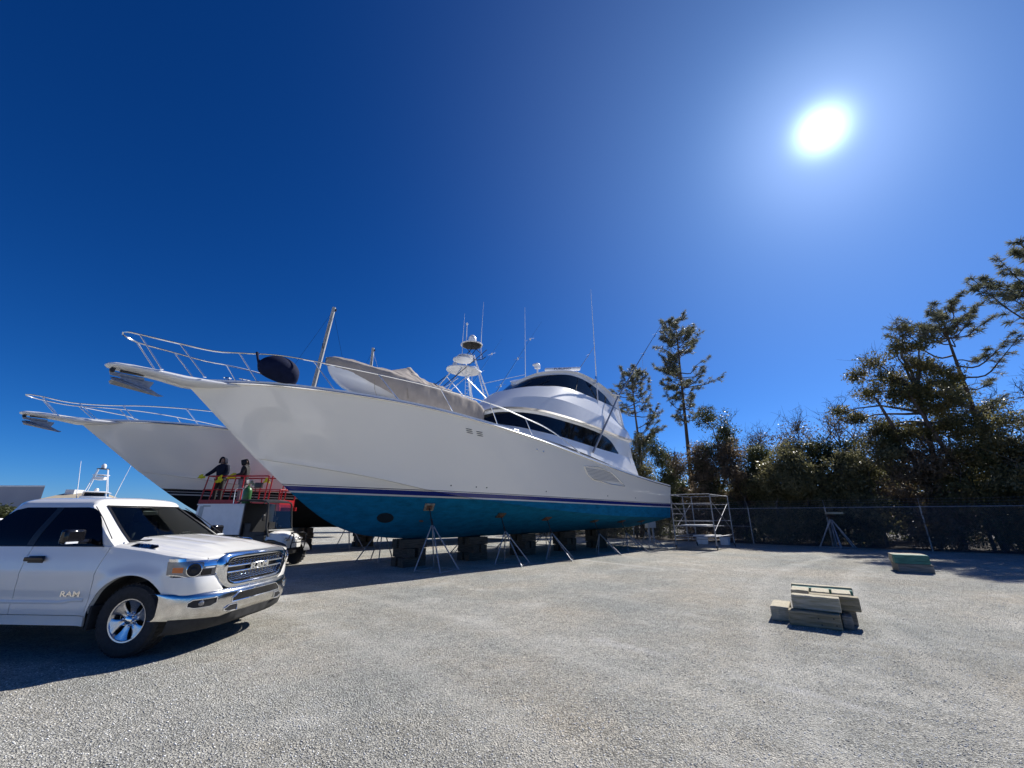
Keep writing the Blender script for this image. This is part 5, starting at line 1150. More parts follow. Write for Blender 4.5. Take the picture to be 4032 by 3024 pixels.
# electric box, pale boxes by the fence
EB = thing('utility_box', 'grey utility cabinet on two posts behind the near yacht stern', 'cabinet', (8.75, 27.2, 0), .3)
mb = MB(); mb.box((0, 0, 1.25), (.62, .3, .75)); mb.build('cabinet', M['grey_box'], EB, bevel=.02); 
mb = MB(); mb.box((0, -.16, 1.25), (.54, .02, .66)); mb.build('cabinet_door', M['grey_box'], EB, bevel=.008)
for x in (-.15, .15): mb = MB(); mb.box((x, 0, .45), (.09, .09, .9)); mb.build('post', M['galv'], EB)
for i, (x, y, s_, lb) in enumerate(((11.35, 25.9, .62, 'white plastic crate on the ground behind the scaffold, the larger left one'), (12.35, 25.2, .46, 'white plastic crate on the ground behind the scaffold, the smaller right one'))):
    t = thing('crate', lb, 'crate', (x, y, 0), -.5 - .2 * i, 'white crates behind the scaffold'); mb = MB(); mb.loft([[(-s_ * .45, -.2, 0), (s_ * .45, -.2, 0), (s_ * .45, .2, 0), (-s_ * .45, .2, 0)], [(-s_ * .5, -.24, .36), (s_ * .5, -.24, .36), (s_ * .5, .24, .36), (-s_ * .5, .24, .36)]], True, (True, True)); mb.build('tub', M['plastic_white'], t, smooth=False, bevel=.02)
    mb = MB(); mb.box((0, 0, .385), (s_ * 1.06, .52, .05)); mb.build('lid', M['plastic_white'], t, bevel=.015)

# ------------------------------------------------------------------ chain-link fence
FD = Vector((.747, -.664, 0)).normalized(); FP = Vector((14.34, 25.83, 0)); FHT = 2.05
FN = thing('chain_link_fence', 'galvanised chain-link fence with barbed wire running behind the yard at the right', 'fence', (0, 0, 0))
def fpt(s_, z=0): return FP + FD * s_ + Vector((0, 0, z))
S0, S1 = -21.6, 27.0; step = 3.78; posts = np.arange(S0, S1 + .1, step)
posts = [3.78 * k for k in range(-6, 8)]; S0, S1 = posts[0], posts[-1]
nrm_ = Vector((-FD.y, FD.x, 0)); nrm_ = nrm_ if nrm_.y > 0 else -nrm_
for s_ in posts:
    mb = MB(); mb.tube([fpt(s_, -.02), fpt(s_, FHT + .03)], .034, 8); mb.tube([fpt(s_, FHT), fpt(s_, FHT + .36) - nrm_ * .22], .016, 5); mb.build('post', M['galv'], FN)
mb = MB(); mb.tube([fpt(S0, FHT - .02), fpt(S1, FHT - .02)], .024, 7); mb.build('top_rail', M['galv'], FN)
mb = MB(); mb.tube([fpt(posts[5] - 0, 1.0), fpt(posts[6], 1.0)], .018, 6); mb.build('brace_rail', M['galv'], FN)
for k, f in enumerate((.3, .65, 1.)):
    mb = MB(); P = []
    for i in range(len(posts) * 6 - 5):
        s_ = S0 + (S1 - S0) * i / (len(posts) * 6 - 6); sag = .03 * (1 - abs(((s_ - S0) / step) % 1 - .5) * 2); P.append(fpt(s_, FHT + .36 * f - sag) - nrm_ * .22 * f)
    mb.tube(P, .004, 3); 
    for i in range(0, int((S1 - S0) / .15)):
        s_ = S0 + i * .15; sag = .03 * (1 - abs(((s_ - S0) / step) % 1 - .5) * 2); p = fpt(s_, FHT + .36 * f - sag) - nrm_ * .22 * f; mb.tube([p - Vector((.01, 0, .03)), p + Vector((.01, 0, .03))], .003, 3)
    mb.build('barbed_wire', M['galv_dull'], FN)
# the woven mesh: two sets of slanting wires, each a thin three-sided rod
pitch = .066; H_ = FHT - .06; nW = int((S1 - S0 + H_) / pitch); VV = []; FF = []; r_ = .0021
for k in range(nW):
    for dirn in (1, -1):
        s0 = S0 - H_ + k * pitch if dirn == 1 else S0 + k * pitch
        a, b = (s0, s0 + H_) if dirn == 1 else (s0, s0 - H_)
        za, zb_ = .03, .03 + H_
        lo_, hi_ = S0, S1
        ta, tb = 0., 1.
        for bound, sign in ((lo_, 1), (hi_, -1)):
            fa, fb2 = sign * (a - bound), sign * (b - bound)
            if fa < 0 and fb2 < 0: ta = 2; break
            if fa < 0: ta = max(ta, fa / (fa - fb2))
            elif fb2 < 0: tb = min(tb, fa / (fa - fb2))
        if ta >= tb: continue
        p0 = fpt(a + (b - a) * ta, za + (zb_ - za) * ta) + nrm_ * (-.036 + .003 * dirn); p1 = fpt(a + (b - a) * tb, za + (zb_ - za) * tb) + nrm_ * (-.036 + .003 * dirn)
        d = (p1 - p0).normalized(); e = d.cross(nrm_); o = len(VV)
        for p in (p0, p1):
            for an in (0, 2.094, 4.189): VV.append(tuple(p + (nrm_ * cos(an) + e * sin(an)) * r_))
        FF += [(o, o + 1, o + 4, o + 3), (o + 1, o + 2, o + 5, o + 4), (o + 2, o, o + 3, o + 5)]
np_mesh('wire_mesh', np.array(VV), np.array(FF), M['galv_dull'], FN)

# ------------------------------------------------------------------ buildings, far left
WH = thing('warehouse', 'large pale grey flat-roofed warehouse in the distance at the left edge', 'warehouse', (0, 0, 0))
mb = MB(); mb.loft([[(-157, 60, z), (-67, 60, z), (-94, 84, z), (-180, 84, z)] for z in (0, 5.5)], True, (True, True)); mb.build('wall', M['warehouse'], WH, bevel=.0)
WH.location = (0, 0, 0)
mb = MB(); mb.loft([[(-157, 59.9, z), (-66.9, 59.9, z), (-94, 84.1, z), (-180, 84.1, z)] for z in (5.505, 5.7)], True, (True, True)); mb.build('roof_edge', M['plastic_white'], WH)
for x in (-100, -88, -76): mb = MB(); mb.box((x, 59.9, 2.0), (5, .2, 4)); mb.build('roller_door', M['galv'], WH)
GB = thing('shed', 'low shed with a shallow tan gabled roof beside the warehouse', 'shed', (-62.8, 62, 0), radians(4)); GB.scale = (.36, .7, 1)
mb = MB(); mb.box((0, 0, 1.8), (14, 9, 3.6)); mb.build('wall', M['warehouse'], GB)
mb = MB(); mb.prism([(-5.2, 3.55), (5.2, 3.55), (5.2, 3.75), (0, 4.75), (-5.2, 3.75)], -7.6, 7.6, 'x'); mb.build('roof', M['roof_tan'], GB, smooth=False)
wn = MB(); wn.box((-3.5, -4.52, 2.6), (2.2, .06, 1.0)); wn.build('window', M['glass_dark'], GB)
mb = MB(); mb.box((-4.6, 0, 4.7), (3.4, 2.2, 1.0)); mb.build('roof_unit', M['plastic_white'], GB)
# parked car glimpsed behind the pickup cab
CR = thing('parked_car', 'dark parked car seen behind the pickup cab at the left edge', 'car', (-14.6, 11.8, 0), radians(20))
mb = MB(); rows = []
for x, hw, zb_, zt in ((-2.2, .75, .5, .8), (-2.0, .85, .3, 1.0), (-1.2, .9, .25, 1.05), (0, .9, .25, 1.05), (1.3, .9, .25, .98), (2.0, .8, .3, .85), (2.25, .6, .45, .65)):
    rows.append([(x, -hw * .9, zb_), (x, -hw, (zb_ + zt) / 2), (x, -hw * .85, zt), (x, hw * .85, zt), (x, hw, (zb_ + zt) / 2), (x, hw * .9, zb_)])
mb.loft(rows, True, (True, True)); mb.build('body', mat('dark_green_paint', (.02, .03, .03), .2, coat=1.), CR)
mb = MB(); mb.loft([[(-1.6, -.8, 1.0), (1.1, -.8, 1.0), (1.1, .8, 1.0), (-1.6, .8, 1.0)], [(-1.0, -.62, 1.5), (.3, -.62, 1.5), (.3, .62, 1.5), (-1.0, .62, 1.5)]], True, (True, True)); gh = mb.build('cabin', M['glass_dark'], CR)
mb = MB(); mb.box((-.35, 0, 1.52), (1.35, 1.26, .05)); mb.build('roof', M['plastic_white'], CR, bevel=.02)
for x in (-1.35, 1.35):
    for y in (-.82, .82): mb = MB(); mb.lathe([(.1, -.1), (.32, -.1), (.33, 0), (.32, .1), (.1, .1)], (x, y, .33), Matrix.Rotation(radians(90), 3, 'X'), 24); mb.build('wheel', M['rubber'], CR)
# ------------------------------------------------------------------ utility vehicle with a white box body (x forward)
UV = thing('utility_vehicle', 'white side-by-side utility vehicle with black roll cage and white box body behind the pickup', 'utility vehicle', (-7.53, 15.0, 0), radians(-7))
def part(nm, m, par, fn, bevel=0, smooth=True, auto=40): mb = MB(); fn(mb); return mb.build(nm, m, par, bevel=bevel, smooth=smooth, auto=auto)
def utv_wheel(x, sg):
    w_ = thing('wheel', None, None, (x, sg * .62, .345)); w_.parent = UV; R_ = Matrix.Rotation(radians(-90 * sg), 3, 'X')
    ty = MB(); ty.lathe([(.17, -.11), (.27, -.12), (.315, -.10), (.33, -.05), (.33, .05), (.315, .10), (.27, .12), (.175, .10)], (0, 0, 0), R_, 40)
    for k in range(22):
        a = 2 * pi * k / 22
        for s_, w0 in ((-1, .055), (1, .055)):
            c = R_ @ Vector((.332 * cos(a + .07 * s_), .332 * sin(a + .07 * s_), s_ * w0)); tz = R_ @ Vector((cos(a), sin(a), 0)); ax = R_ @ Vector((0, 0, 1)); tt = ax.cross(tz); ty.box(c, (.042, .09, .035), Matrix((tt, ax, tz)).transposed())
    ty.build('tyre', M['rubber'], w_, auto=35)
    rm = MB(); rm.lathe([(.17, .10), (.165, .02), (.06, .05), (.05, .09), (0, .095)], (0, 0, 0), R_, 24)
    for k in range(5): a = 2 * pi * k / 5; rm.box(R_ @ Vector((.105 * cos(a), .105 * sin(a), .06)), (.03, .03, .13), R_ @ Matrix.Rotation(a + pi / 2, 3, 'Z') @ Matrix.Rotation(radians(90), 3, 'X'))
    rm.build('rim', M['black_gloss'], w_)
for x in (-.27, -2.15):
    for sg in (-1, 1): utv_wheel(x, sg)
part('chassis', M['black_plastic'], UV, lambda mb: (mb.box((-1.25, 0, .48), (2.4, .9, .22)), mb.box((-1.05, 0, .66), (1.2, 1.3, .2))), .03)
ubody = MB(); rows = []
for x, hw, zt in ((-.62, .62, 1.08), (-.5, .62, 1.12), (-.33, .56, 1.10), (-.16, .50, 1.03), (-.04, .45, .94), (.02, .40, .84)):
    rows.append([(x, -hw, zt - .26), (x, -hw * .95, zt - .06), (x, -hw * .6, zt), (x, 0, zt + .02), (x, hw * .6, zt), (x, hw * .95, zt - .06), (x, hw, zt - .26)])
ubody.loft(rows, False); ubody.add(rows[-1], [tuple(range(7))]); uh = ubody.build('hood', M['paint_white'], UV)
for sg in (-1, 1):
    part('fender', M['black_plastic'], UV, lambda mb: mb.grid([[(-.27 + .44 * cos(a), sg * y, .345 + .45 * sin(a) * (1 if y < .7 else .95)) for a in np.linspace(.25, pi - .1, 14)] for y in (.42, .60, .76, .78)]), 0)
    part('headlight', M['lamp_grey'], UV, lambda mb: mb.box((-.02, sg * .33, .86), (.12, .2, .09), Matrix.Rotation(radians(20), 3, 'Y')), .02)
    part('rear_fender', M['black_plastic'], UV, lambda mb: mb.grid([[(-2.15 + .43 * cos(a), sg * y, .345 + .44 * sin(a)) for a in np.linspace(.1, pi - .1, 12)] for y in (.45, .78)]), 0)
    P = [(-.50, sg * .66, .95), (-.62, sg * .66, 1.25), (-.72, sg * .62, 2.02), (-.86, sg * .60, 2.10), (-1.75, sg * .60, 2.12), (-1.86, sg * .62, 2.02), (-1.9, sg * .66, .75)]
    part('roll_cage', M['black_plastic'], UV, lambda mb: (mb.tube(P, .032, 8), mb.tube([(-1.0, sg * .66, .72), (-.95, sg * .66, .98), (-.55, sg * .66, 1.05)], .025, 6)))
    part('door_net', M['black_plastic'], UV, lambda mb: (mb.box((-1.1, sg * .66, .90), (.9, .03, .40)), mb.box((-1.35, sg * .655, 1.2), (.3, .025, .35))), .02)
    part('suspension', M['dark_metal'], UV, lambda mb: (mb.tube([(-.27, sg * .3, .7), (-.27, sg * .52, .36)], .04, 6), mb.tube([(-.17, sg * .2, .42), (-.27, sg * .58, .33)], .02, 5), mb.tube([(-.37, sg * .2, .42), (-.27, sg * .58, .33)], .02, 5)))
part('roof', M['black_plastic'], UV, lambda mb: mb.loft([[(x, y, z + .03 * (1 - (y / .66) ** 2)) for y in (-.66, -.4, 0, .4, .66)] + [(x, y, z - .03) for y in (.66, -.66)] for x, z in ((-.74, 2.07), (-.95, 2.14), (-1.7, 2.15), (-1.93, 2.12))], True, (True, True)))
part('windscreen', M['windscreen'], UV, lambda mb: mb.add([(-.57, -.58, 1.16), (-.57, .58, 1.16), (-.73, .56, 2.0), (-.73, -.56, 2.0)], [(0, 1, 2, 3)]))
part('windscreen_frame', M['black_plastic'], UV, lambda mb: (mb.tube([(-.57, -.62, 1.14), (-.57, .62, 1.14)], .03, 6), mb.tube([(-.60, -.25, 1.14), (-.72, -.25, 2.0)], .012, 5), mb.box((-.60, -.45, 1.3), (.05, .3, .22))))
part('seat', M['seat'], UV, lambda mb: (mb.box((-1.35, 0, .85), (.5, 1.2, .16)), mb.box((-1.62, 0, 1.2), (.14, 1.2, .6), Matrix.Rotation(radians(-10), 3, 'Y'))), .05)
part('steering_wheel', M['black_plastic'], UV, lambda mb: mb.tube([Vector((-.95, .3, 1.18)) + Matrix.Rotation(radians(-35), 3, 'Y') @ Vector((.16 * cos(a), .16 * sin(a), 0)) for a in np.linspace(0, 2 * pi, 20)], .015, 6))
part('side_mirror', M['black_plastic'], UV, lambda mb: mb.box((-.68, -.78, 1.55), (.05, .12, .2)), .02)
part('brush_guard', M['black_plastic'], UV, lambda mb: (mb.tube([(-.02, -.38, .5), (.16, -.38, .55), (.22, -.36, 1.0), (.10, -.34, 1.06), (.10, .34, 1.06), (.22, .36, 1.0), (.16, .38, .55), (-.02, .38, .5)], .022, 7), mb.tube([(.18, -.38, .75), (.18, .38, .75)], .018, 6), mb.tube([(-.05, -.3, .78), (.12, -.34, 1.05)], .016, 5)))
# white box body: sides, slanted rear door, handles
bxo = part('cargo_box', M['white_paint'], UV, lambda mb: mb.prism([(-3.12, .98), (-1.98, .98), (-1.94, 1.97), (-3.0, 1.97)], -.72, .72, 'y'), .02, smooth=False) if False else None
mb = MB(); mb.prism([(-3.35, 1.02), (-1.50, 1.0), (-1.50, 1.97), (-3.24, 1.97)], -.76, .70, 'y'); bxo = mb.build('cargo_box', M['white_paint'], UV, bevel=.018)
part('box_end_panel', M['grey_box'], bxo, lambda mb: mb.prism([(-3.20, 1.3), (-3.02, 1.3), (-3.0, 1.93), (-3.14, 1.93)], -.772, -.755, 'y'), .003)
part('rear_screen', M['black_plastic'], UV, lambda mb: mb.box((-1.47, 0, 1.45), (.04, 1.5, 1.15)), .01)
part('latch', M['black_plastic'], bxo, lambda mb: mb.box((-2.45, -.775, 1.14), (.04, .02, .13)), .004); part('vent_slot', M['grey_box'], bxo, lambda mb: mb.box((-2.9, -.765, 1.93), (.28, .02, .05)), .004)
part('lid_edge', M['white_paint'], bxo, lambda mb: mb.box((-2.38, -.03, 1.985), (1.78, 1.5, .035)), .006)

# green pressure tank standing on the box
GT = thing('green_tank', 'small green gas cylinder with brass valve standing on the utility vehicle box', 'gas cylinder', tuple(UV.matrix_basis @ Vector((-1.72, -.45, 2.005))), 0)
part('cylinder', M['green_tank'], GT, lambda mb: mb.lathe([(.12, 0), (.135, .03), (.135, .42), (.12, .50), (.07, .56), (.04, .58), (.04, .62), (0, .62)], (0, 0, 0), None, 24))
part('valve', M['brass'], GT, lambda mb: (mb.lathe([(.03, .6), (.03, .70), (.0, .72)], (0, 0, 0), None, 10), mb.lathe([(.05, -.01), (.055, .01), (.0, .015)], (.1, -.03, .74), Matrix.Rotation(radians(80), 3, 'X'), 14), mb.tube([(0, 0, .68), (.14, -.02, .70)], .018, 6), mb.lathe([(.045, -.01), (.05, .01), (.0, .015)], (.17, -.03, .66), Matrix.Rotation(radians(80), 3, 'X'), 14)))
part('carry_frame', M['steel'], GT, lambda mb: mb.tube([(-.42, .0, .0), (-.44, 0, .48), (-.38, 0, .54), (-.22, 0, .54), (-.17, 0, .48), (-.16, 0, .02)], .014, 6))
part('hose', M['black_plastic'], GT, lambda mb: mb.tube(cr([(.14, -.02, .72), (.24, .02, .5), (.22, .04, .2), (.12, .1, .03), (-.2, .12, .02)], 24), .012, 5))

# ------------------------------------------------------------------ red scissor lift
LF = thing('scissor_lift', 'red scissor lift platform with guard rails raised beside the second yacht bow', 'scissor lift', (-10.56, 16.9, 0), radians(-2))
RD = M['red']; PZ = 2.02; hx, hy = 1.57, .55
part('platform', RD, LF, lambda mb: mb.box((0, 0, PZ - .05), (2 * hx, 2 * hy, .1)), .01)
for sg in (-1, 1):
    part('toe_board', RD, LF, lambda mb: mb.box((0, sg * hy, PZ + .07), (2 * hx, .03, .22)), .004)
    for z, r_ in ((1.08, .028), (.56, .020)): part('guard_rail', RD, LF, lambda mb: mb.tube([(-hx + (.18 if z > 1 else .06), sg * hy, PZ + z), (hx - (.55 if z > 1 else 0), sg * hy, PZ + z)], r_, 7))
    for x, lean in ((-hx + .02, .16), (-hx + .36, .14), (.05, 0), (.98, .06), (1.14, .05)):
        part('guard_post', RD, LF, lambda mb: mb.tube([(x, sg * hy, PZ), (x + lean, sg * hy, PZ + 1.08)], .024, 6))
    part('guard_post', RD, LF, lambda mb: mb.tube([(hx, sg * hy, PZ - .15), (hx, sg * hy, PZ + .56)], .026, 6))
for x, z in ((-hx + .18, 1.08), (-hx + .1, .56), (hx, .56)): part('end_rail', RD, LF, lambda mb: mb.tube([(x, -hy, PZ + z), (x, hy, PZ + z)], .022, 6))
for sg in (-1, 1): part('end_toe_board', RD, LF, lambda mb: mb.box((sg * hx, 0, PZ + .07), (.03, 2 * hy, .22)), .004)
part('frame_beam', RD, LF, lambda mb: (mb.box((.6, -hy - .02, PZ - .16), (2.2, .06, .14)), mb.box((.6, hy + .02, PZ - .16), (2.2, .06, .14)), mb.box((hx + .04, -hy, PZ - .06), (.12, .12, .34))), .006)
part('control_box', M['black_plastic'], LF, lambda mb: mb.box((.72, -hy - .05, PZ + .72), (.28, .12, .2)), .02)
for k in range(3):
    z0 = .62 + k * .44; 
    for sg in (-1, 1):
        for d in (-1, 1): part('scissor_arm', M['dark_metal'], LF, lambda mb: mb.box((0, sg * (.34 + .04 * d), z0 + .22), (2.25, .045, .11), Matrix.Rotation(radians(11.5 * d), 3, 'Y')), .005)
part('base', M['dark_metal'], LF, lambda mb: (mb.box((0, 0, .42), (2.3, .95, .34)), mb.box((0, 0, .28), (1.6, 1.05, .1))), .03)
for x in (-.8, .8):
    for sg in (-1, 1): part('wheel', M['rubber'], LF, lambda mb: mb.lathe([(.1, -.09), (.20, -.09), (.215, 0), (.20, .09), (.1, .09)], (x, sg * .5, .215), Matrix.Rotation(radians(90), 3, 'X'), 24))

# ------------------------------------------------------------------ people on the lift
def skin_mesh(nm, pts, edges, m, parent, sub=2, root=0):
    me = bpy.data.meshes.new(nm + '_cage'); me.from_pydata([p[:3] for p in pts], edges, []); o = bpy.data.objects.new(nm + '_cage', me); col.objects.link(o)
    sk = o.modifiers.new('s', 'SKIN'); sk.use_smooth_shade = True; sb = o.modifiers.new('u', 'SUBSURF'); sb.levels = sub; sb.render_levels = sub
    for i, p in enumerate(pts):
        v = me.skin_vertices[0].data[i]; r = p[3]; v.radius = (r, p[4] if len(p) > 4 else r); v.use_root = (i == root)
    bpy.context.view_layer.update()
    me2 = bpy.data.meshes.new_from_object(o.evaluated_get(bpy.context.evaluated_depsgraph_get())); bpy.data.objects.remove(o)
    me2.name = nm; me2.materials.clear(); me2.materials.append(m); me2.polygons.foreach_set('use_smooth', [True] * len(me2.polygons))
    ob = bpy.data.objects.new(nm, me2); col.objects.link(ob)
    if parent: ob.parent = parent
    return ob
def ell(mb, c, r, R=None, n=16, k=10):
    mb.lathe([(0 if i in (0, k) else sin(pi * i / k), -cos(pi * i / k)) for i in range(k + 1)], (0, 0, 0), None, n) if False else None
    rings = []
    for i in range(1, k):
        a = pi * i / k; ring = [Vector((r[0] * sin(a) * cos(2 * pi * j / n), r[1] * sin(a) * sin(2 * pi * j / n), -r[2] * cos(a))) for j in range(n)]
        rings.append([(R @ p if R is not None else p) + Vector(c) for p in ring])
    mb.loft(rings, True, (True, True)); return mb
def person(loc, face, label, Ls, coat, trouser, beard=False, headtilt=(0, 0), scale=1.):
    """Ls: joint positions in body axes, x to the right of the body, y ahead, z up"""
    rz = face; root = None
    J = Ls; nk = J['neck']
    hd = J['head']
    # body: one continuous skin from pelvis through neck, head, arms with hands and legs with feet
    pts = [(0, 0, .93, .13, .10), (0, 0, 1.15, .14, .095), (0, .0, 1.36, .16, .10), nk + (.055,), (hd[0], hd[1], hd[2] - .05, .075, .085), (hd[0], hd[1], hd[2] + .05, .078, .095), (hd[0], hd[1], hd[2] + .11, .05, .06)]
    ed = [(0, 1), (1, 2), (2, 3), (3, 4), (4, 5), (5, 6)]
    hands = []
    for s_ in ('R', 'L'):
        sh_, el, wr, ha = J['sh' + s_], J['el' + s_], J['wr' + s_], J['ha' + s_]
        i = len(pts); pts += [sh_ + (.06,), el + (.042,), wr + (.030,), ha + (.034, .02)]; ed += [(2, i), (i, i + 1), (i + 1, i + 2), (i + 2, i + 3)]
        w_, h_ = Vector(wr), Vector(ha); d = (h_ - w_).normalized(); sd = d.cross(Vector((0, 0, 1)));
        if sd.length < .2: sd = d.cross(Vector((0, 1, 0)))
        sd.normalize(); dn = d.cross(sd)
        for f, (o_, ln) in enumerate(((-.030, .062), (-.010, .072), (.010, .068), (.030, .052))):
            b = h_ + sd * o_ + d * .015; k1 = b + d * ln * .55 + dn * .008; k2 = k1 + d * ln * .3 + dn * ln * .4; k3 = k2 + dn * ln * .25 - d * ln * .1
            j = len(pts); pts += [tuple(b) + (.0105,), tuple(k1) + (.0095,), tuple(k2) + (.0085,), tuple(k3) + (.007,)]; ed += [(i + 3, j), (j, j + 1), (j + 1, j + 2), (j + 2, j + 3)]
        b = w_.lerp(h_, .55) - sd * .038; k1 = b + d * .03 - sd * .018 + dn * .012; k2 = k1 + d * .028 + dn * .012; j = len(pts)
        pts += [tuple(b) + (.012,), tuple(k1) + (.011,), tuple(k2) + (.009,)]; ed += [(i + 3, j), (j, j + 1), (j + 1, j + 2)]
    for s_, sx in (('R', 1), ('L', -1)):
        hp, kn, an, to = J['hp' + s_], J['kn' + s_], J['an' + s_], J['to' + s_]; i = len(pts)
        pts += [hp + (.085,), kn + (.058,), an + (.042,), to + (.036, .03)]; ed += [(0, i), (i, i + 1), (i + 1, i + 2), (i + 2, i + 3)]
    bo = skin_mesh('person', pts, ed, M['skin'], None); bo.location = loc; bo.rotation_euler = (0, 0, rz); bo.scale = (scale,) * 3; tag(bo, label, 'person')
    # clothing
    cp = [(0, 0, .86, .175, .14), (0, .0, 1.10, .19, .145), (0, 0, 1.36, .215, .15), (nk[0], nk[1], nk[2] + .02, .10, .10)]; ce = [(0, 1), (1, 2), (2, 3)]
    for s_ in ('R', 'L'):
        i = len(cp); w_ = Vector(J['wr' + s_]); e_ = Vector(J['el' + s_]); cp += [J['sh' + s_] + (.10,), J['el' + s_] + (.075,), tuple(e_.lerp(w_, 1.02)) + (.056,)]; ce += [(2, i), (i, i + 1), (i + 1, i + 2)]
    skin_mesh('jacket', cp, ce, coat, bo)
    tp = [(0, 0, .92, .15, .115)]; te = []
    for s_ in ('R', 'L'):
        i = len(tp); a_, k_ = Vector(J['an' + s_]), Vector(J['kn' + s_]); tp += [J['hp' + s_] + (.105,), J['kn' + s_] + (.078,), tuple(k_.lerp(a_, .93)) + (.062,)]; te += [(0, i), (i, i + 1), (i + 1, i + 2)]
    skin_mesh('trousers', tp, te, trouser, bo)
    for s_ in ('R', 'L'):
        a_, t_ = Vector(J['an' + s_]), Vector(J['to' + s_]); mb = MB(); d = (t_ - a_); d.z = 0; d.normalize(); Rm = Matrix.Rotation(math.atan2(d.y, d.x), 3, 'Z')
        mb.loft([[tuple(Vector((a_.x, a_.y, 0)) + Rm @ Vector(p)) for p in ((-.09, -.045 * w, z), (.08, -.052 * w, z), (.19, -.04 * w, z), (.21, 0, z), (.19, .04 * w, z), (.08, .052 * w, z), (-.09, .045 * w, z))] for w, z in ((1, 0), (1.05, .03), (.95, .07), (.6, .11))], True, (True, True)); mb.build('boot', M['black_plastic'], bo)
    # hood drawn over the head, open towards the face
    H_ = Vector(hd); yaw, pit = headtilt; Rh = Matrix.Rotation(yaw, 3, 'Z') @ Matrix.Rotation(pit, 3, 'X')
    mb = MB(); rows = []
    for i in range(15):
        a = 2.2 * i / 14 - .10; row = []       # from crown-front opening back to nape
        for j in range(19):
            b = -1.75 + 3.5 * j / 18
            v = Vector((.118 * sin(b) * 1.0, .03 + .13 * cos(a + .0) * 1., 0)); v = Vector((.115 * sin(b), -.135 * sin(a) * .9 + .085 * cos(a), .135 * cos(b) * (1 - .10 * sin(a)) + (.02 if abs(b) < .6 else 0)))
            if a > 1.4: v *= 1 - .35 * (a - 1.4)
            if abs(b) > 1.2: v.z -= .07 * (abs(b) - 1.2) / .5
            row.append(H_ + Rh @ v)
        rows.append(row)
    mb.grid(rows); hd_o = mb.build('hood', coat, bo, auto=80); so_ = hd_o.modifiers.new('solid', 'SOLIDIFY'); so_.thickness = .015
    mb = MB(); ell(mb, (nk[0], nk[1] - .02, nk[2] + .02), (.12, .12, .06)); mb.build('collar', coat, bo)
    # face: nose, eyes, mouth, ears, beard
    F_ = lambda x, y, z: H_ + Rh @ Vector((x, y, z))
    mb = MB(); mb.add([F_(-.012, .088, .03), F_(.012, .088, .03), F_(.016, .092, -.02), F_(0, .122, -.018), F_(-.016, .092, -.02)], [(0, 1, 3), (1, 2, 3), (0, 3, 4), (2, 4, 3)]); mb.build('nose', M['skin'], bo)
    for sx in (-1, 1):
        mb = MB(); ell(mb, F_(sx * .030, .083, .028), (.013, .009, .008), None, 8, 6); mb.build('eye', M['black_gloss'], bo)
        mb = MB(); ell(mb, F_(sx * .082, .0, .0), (.01, .02, .032), Rh, 8, 6); mb.build('ear', M['skin'], bo)
    mb = MB(); ell(mb, F_(0, .090, -.048), (.024, .008, .006), Rh, 8, 6); mb.build('mouth', mat('lips', (.30, .12, .10), .6), bo)
    if beard:
        mb = MB(); ell(mb, F_(0, .055, -.075), (.062, .05, .052), Rh, 14, 8); mb.build('beard', M['beard'], bo)
    return bo
def cloth(loc, face, d, label, grp, seed):
    r = random.Random(seed); mb = MB(); rows = []
    for i in range(12):
        u = i / 11; row = []
        for j in range(10):
            v = j / 9; x = (v - .5) * d[0] * (.35 + .8 * u) + .02 * sin(9 * u + seed); z = -d[1] * u + .02 * sin(v * 8 + seed) * u; y = .03 * sin(v * 11 + u * 4 + seed) * (.4 + u) + .015 * sin(u * 13)
            row.append((x + d[2] * u, y, z))
        rows.append(row)
    mb.grid(rows); o = mb.build('cloth', M['yellow'], None, auto=80); s_ = o.modifiers.new('solid', 'SOLIDIFY'); s_.thickness = .006
    o.location = loc; o.rotation_euler = (0, 0, face); return tag(o, label, 'cloth', grp)
# body axes: facing angle 0 looks along +y; the first man looks towards the camera and slightly left
PF = 2.03
A = dict(neck=(0, .02, 1.50), head=(0, .05, 1.66), shR=(.20, 0, 1.43), elR=(.36, .10, 1.22), wrR=(.50, .22, 1.07), haR=(.55, .26, 1.03), shL=(-.20, 0, 1.43), elL=(-.29, .05, 1.17), wrL=(-.20, .22, 1.02), haL=(-.17, .27, .98),
         hpR=(.10, 0, .88), knR=(.12, .03, .48), anR=(.13, 0, .08), toR=(.14, .14, .04), hpL=(-.10, 0, .88), knL=(-.11, .02, .48), anL=(-.13, 0, .08), toL=(-.15, .14, .04))
p1 = person((-11.68, 16.68, PF), radians(180 - 8), 'bearded person in dark navy hooded jacket leaning both hands on the lift rail', A, M['jacket'], M['trousers'], True, (.25, 0), 1.02)
Bp = dict(neck=(0, .04, 1.49), head=(0, .09, 1.63), shR=(.18, .01, 1.42), elR=(.22, .04, 1.16), wrR=(.17, .26, 1.13), haR=(.15, .33, 1.13), shL=(-.18, .01, 1.42), elL=(-.22, .05, 1.16), wrL=(-.14, .27, 1.12), haL=(-.11, .34, 1.11),
          hpR=(.10, 0, .88), knR=(.11, .02, .48), anR=(.12, -.02, .08), toR=(.12, .13, .04), hpL=(-.10, 0, .88), knL=(-.11, .04, .48), anL=(-.12, .03, .08), toL=(-.12, .18, .04))
p2 = person((-10.78, 16.75, PF), radians(90 + 12), 'person side on in black hooded jacket and grey trousers, holding a yellow cloth', Bp, M['jacket_black'], M['trousers_grey'], False, (0, -.35), 1.0)
CG = 'yellow cloths on the lift'
cloth((-12.22, 16.31, 3.17), radians(-8), (.28, .17, .05), 'crumpled yellow cloth under the left hand of the left person on the lift', CG, 1)
cloth((-11.45, 16.33, 3.14), radians(4), (.20, .30, -.04), 'hanging yellow cloth under the right-hand hand of the left person on the lift', CG, 2)
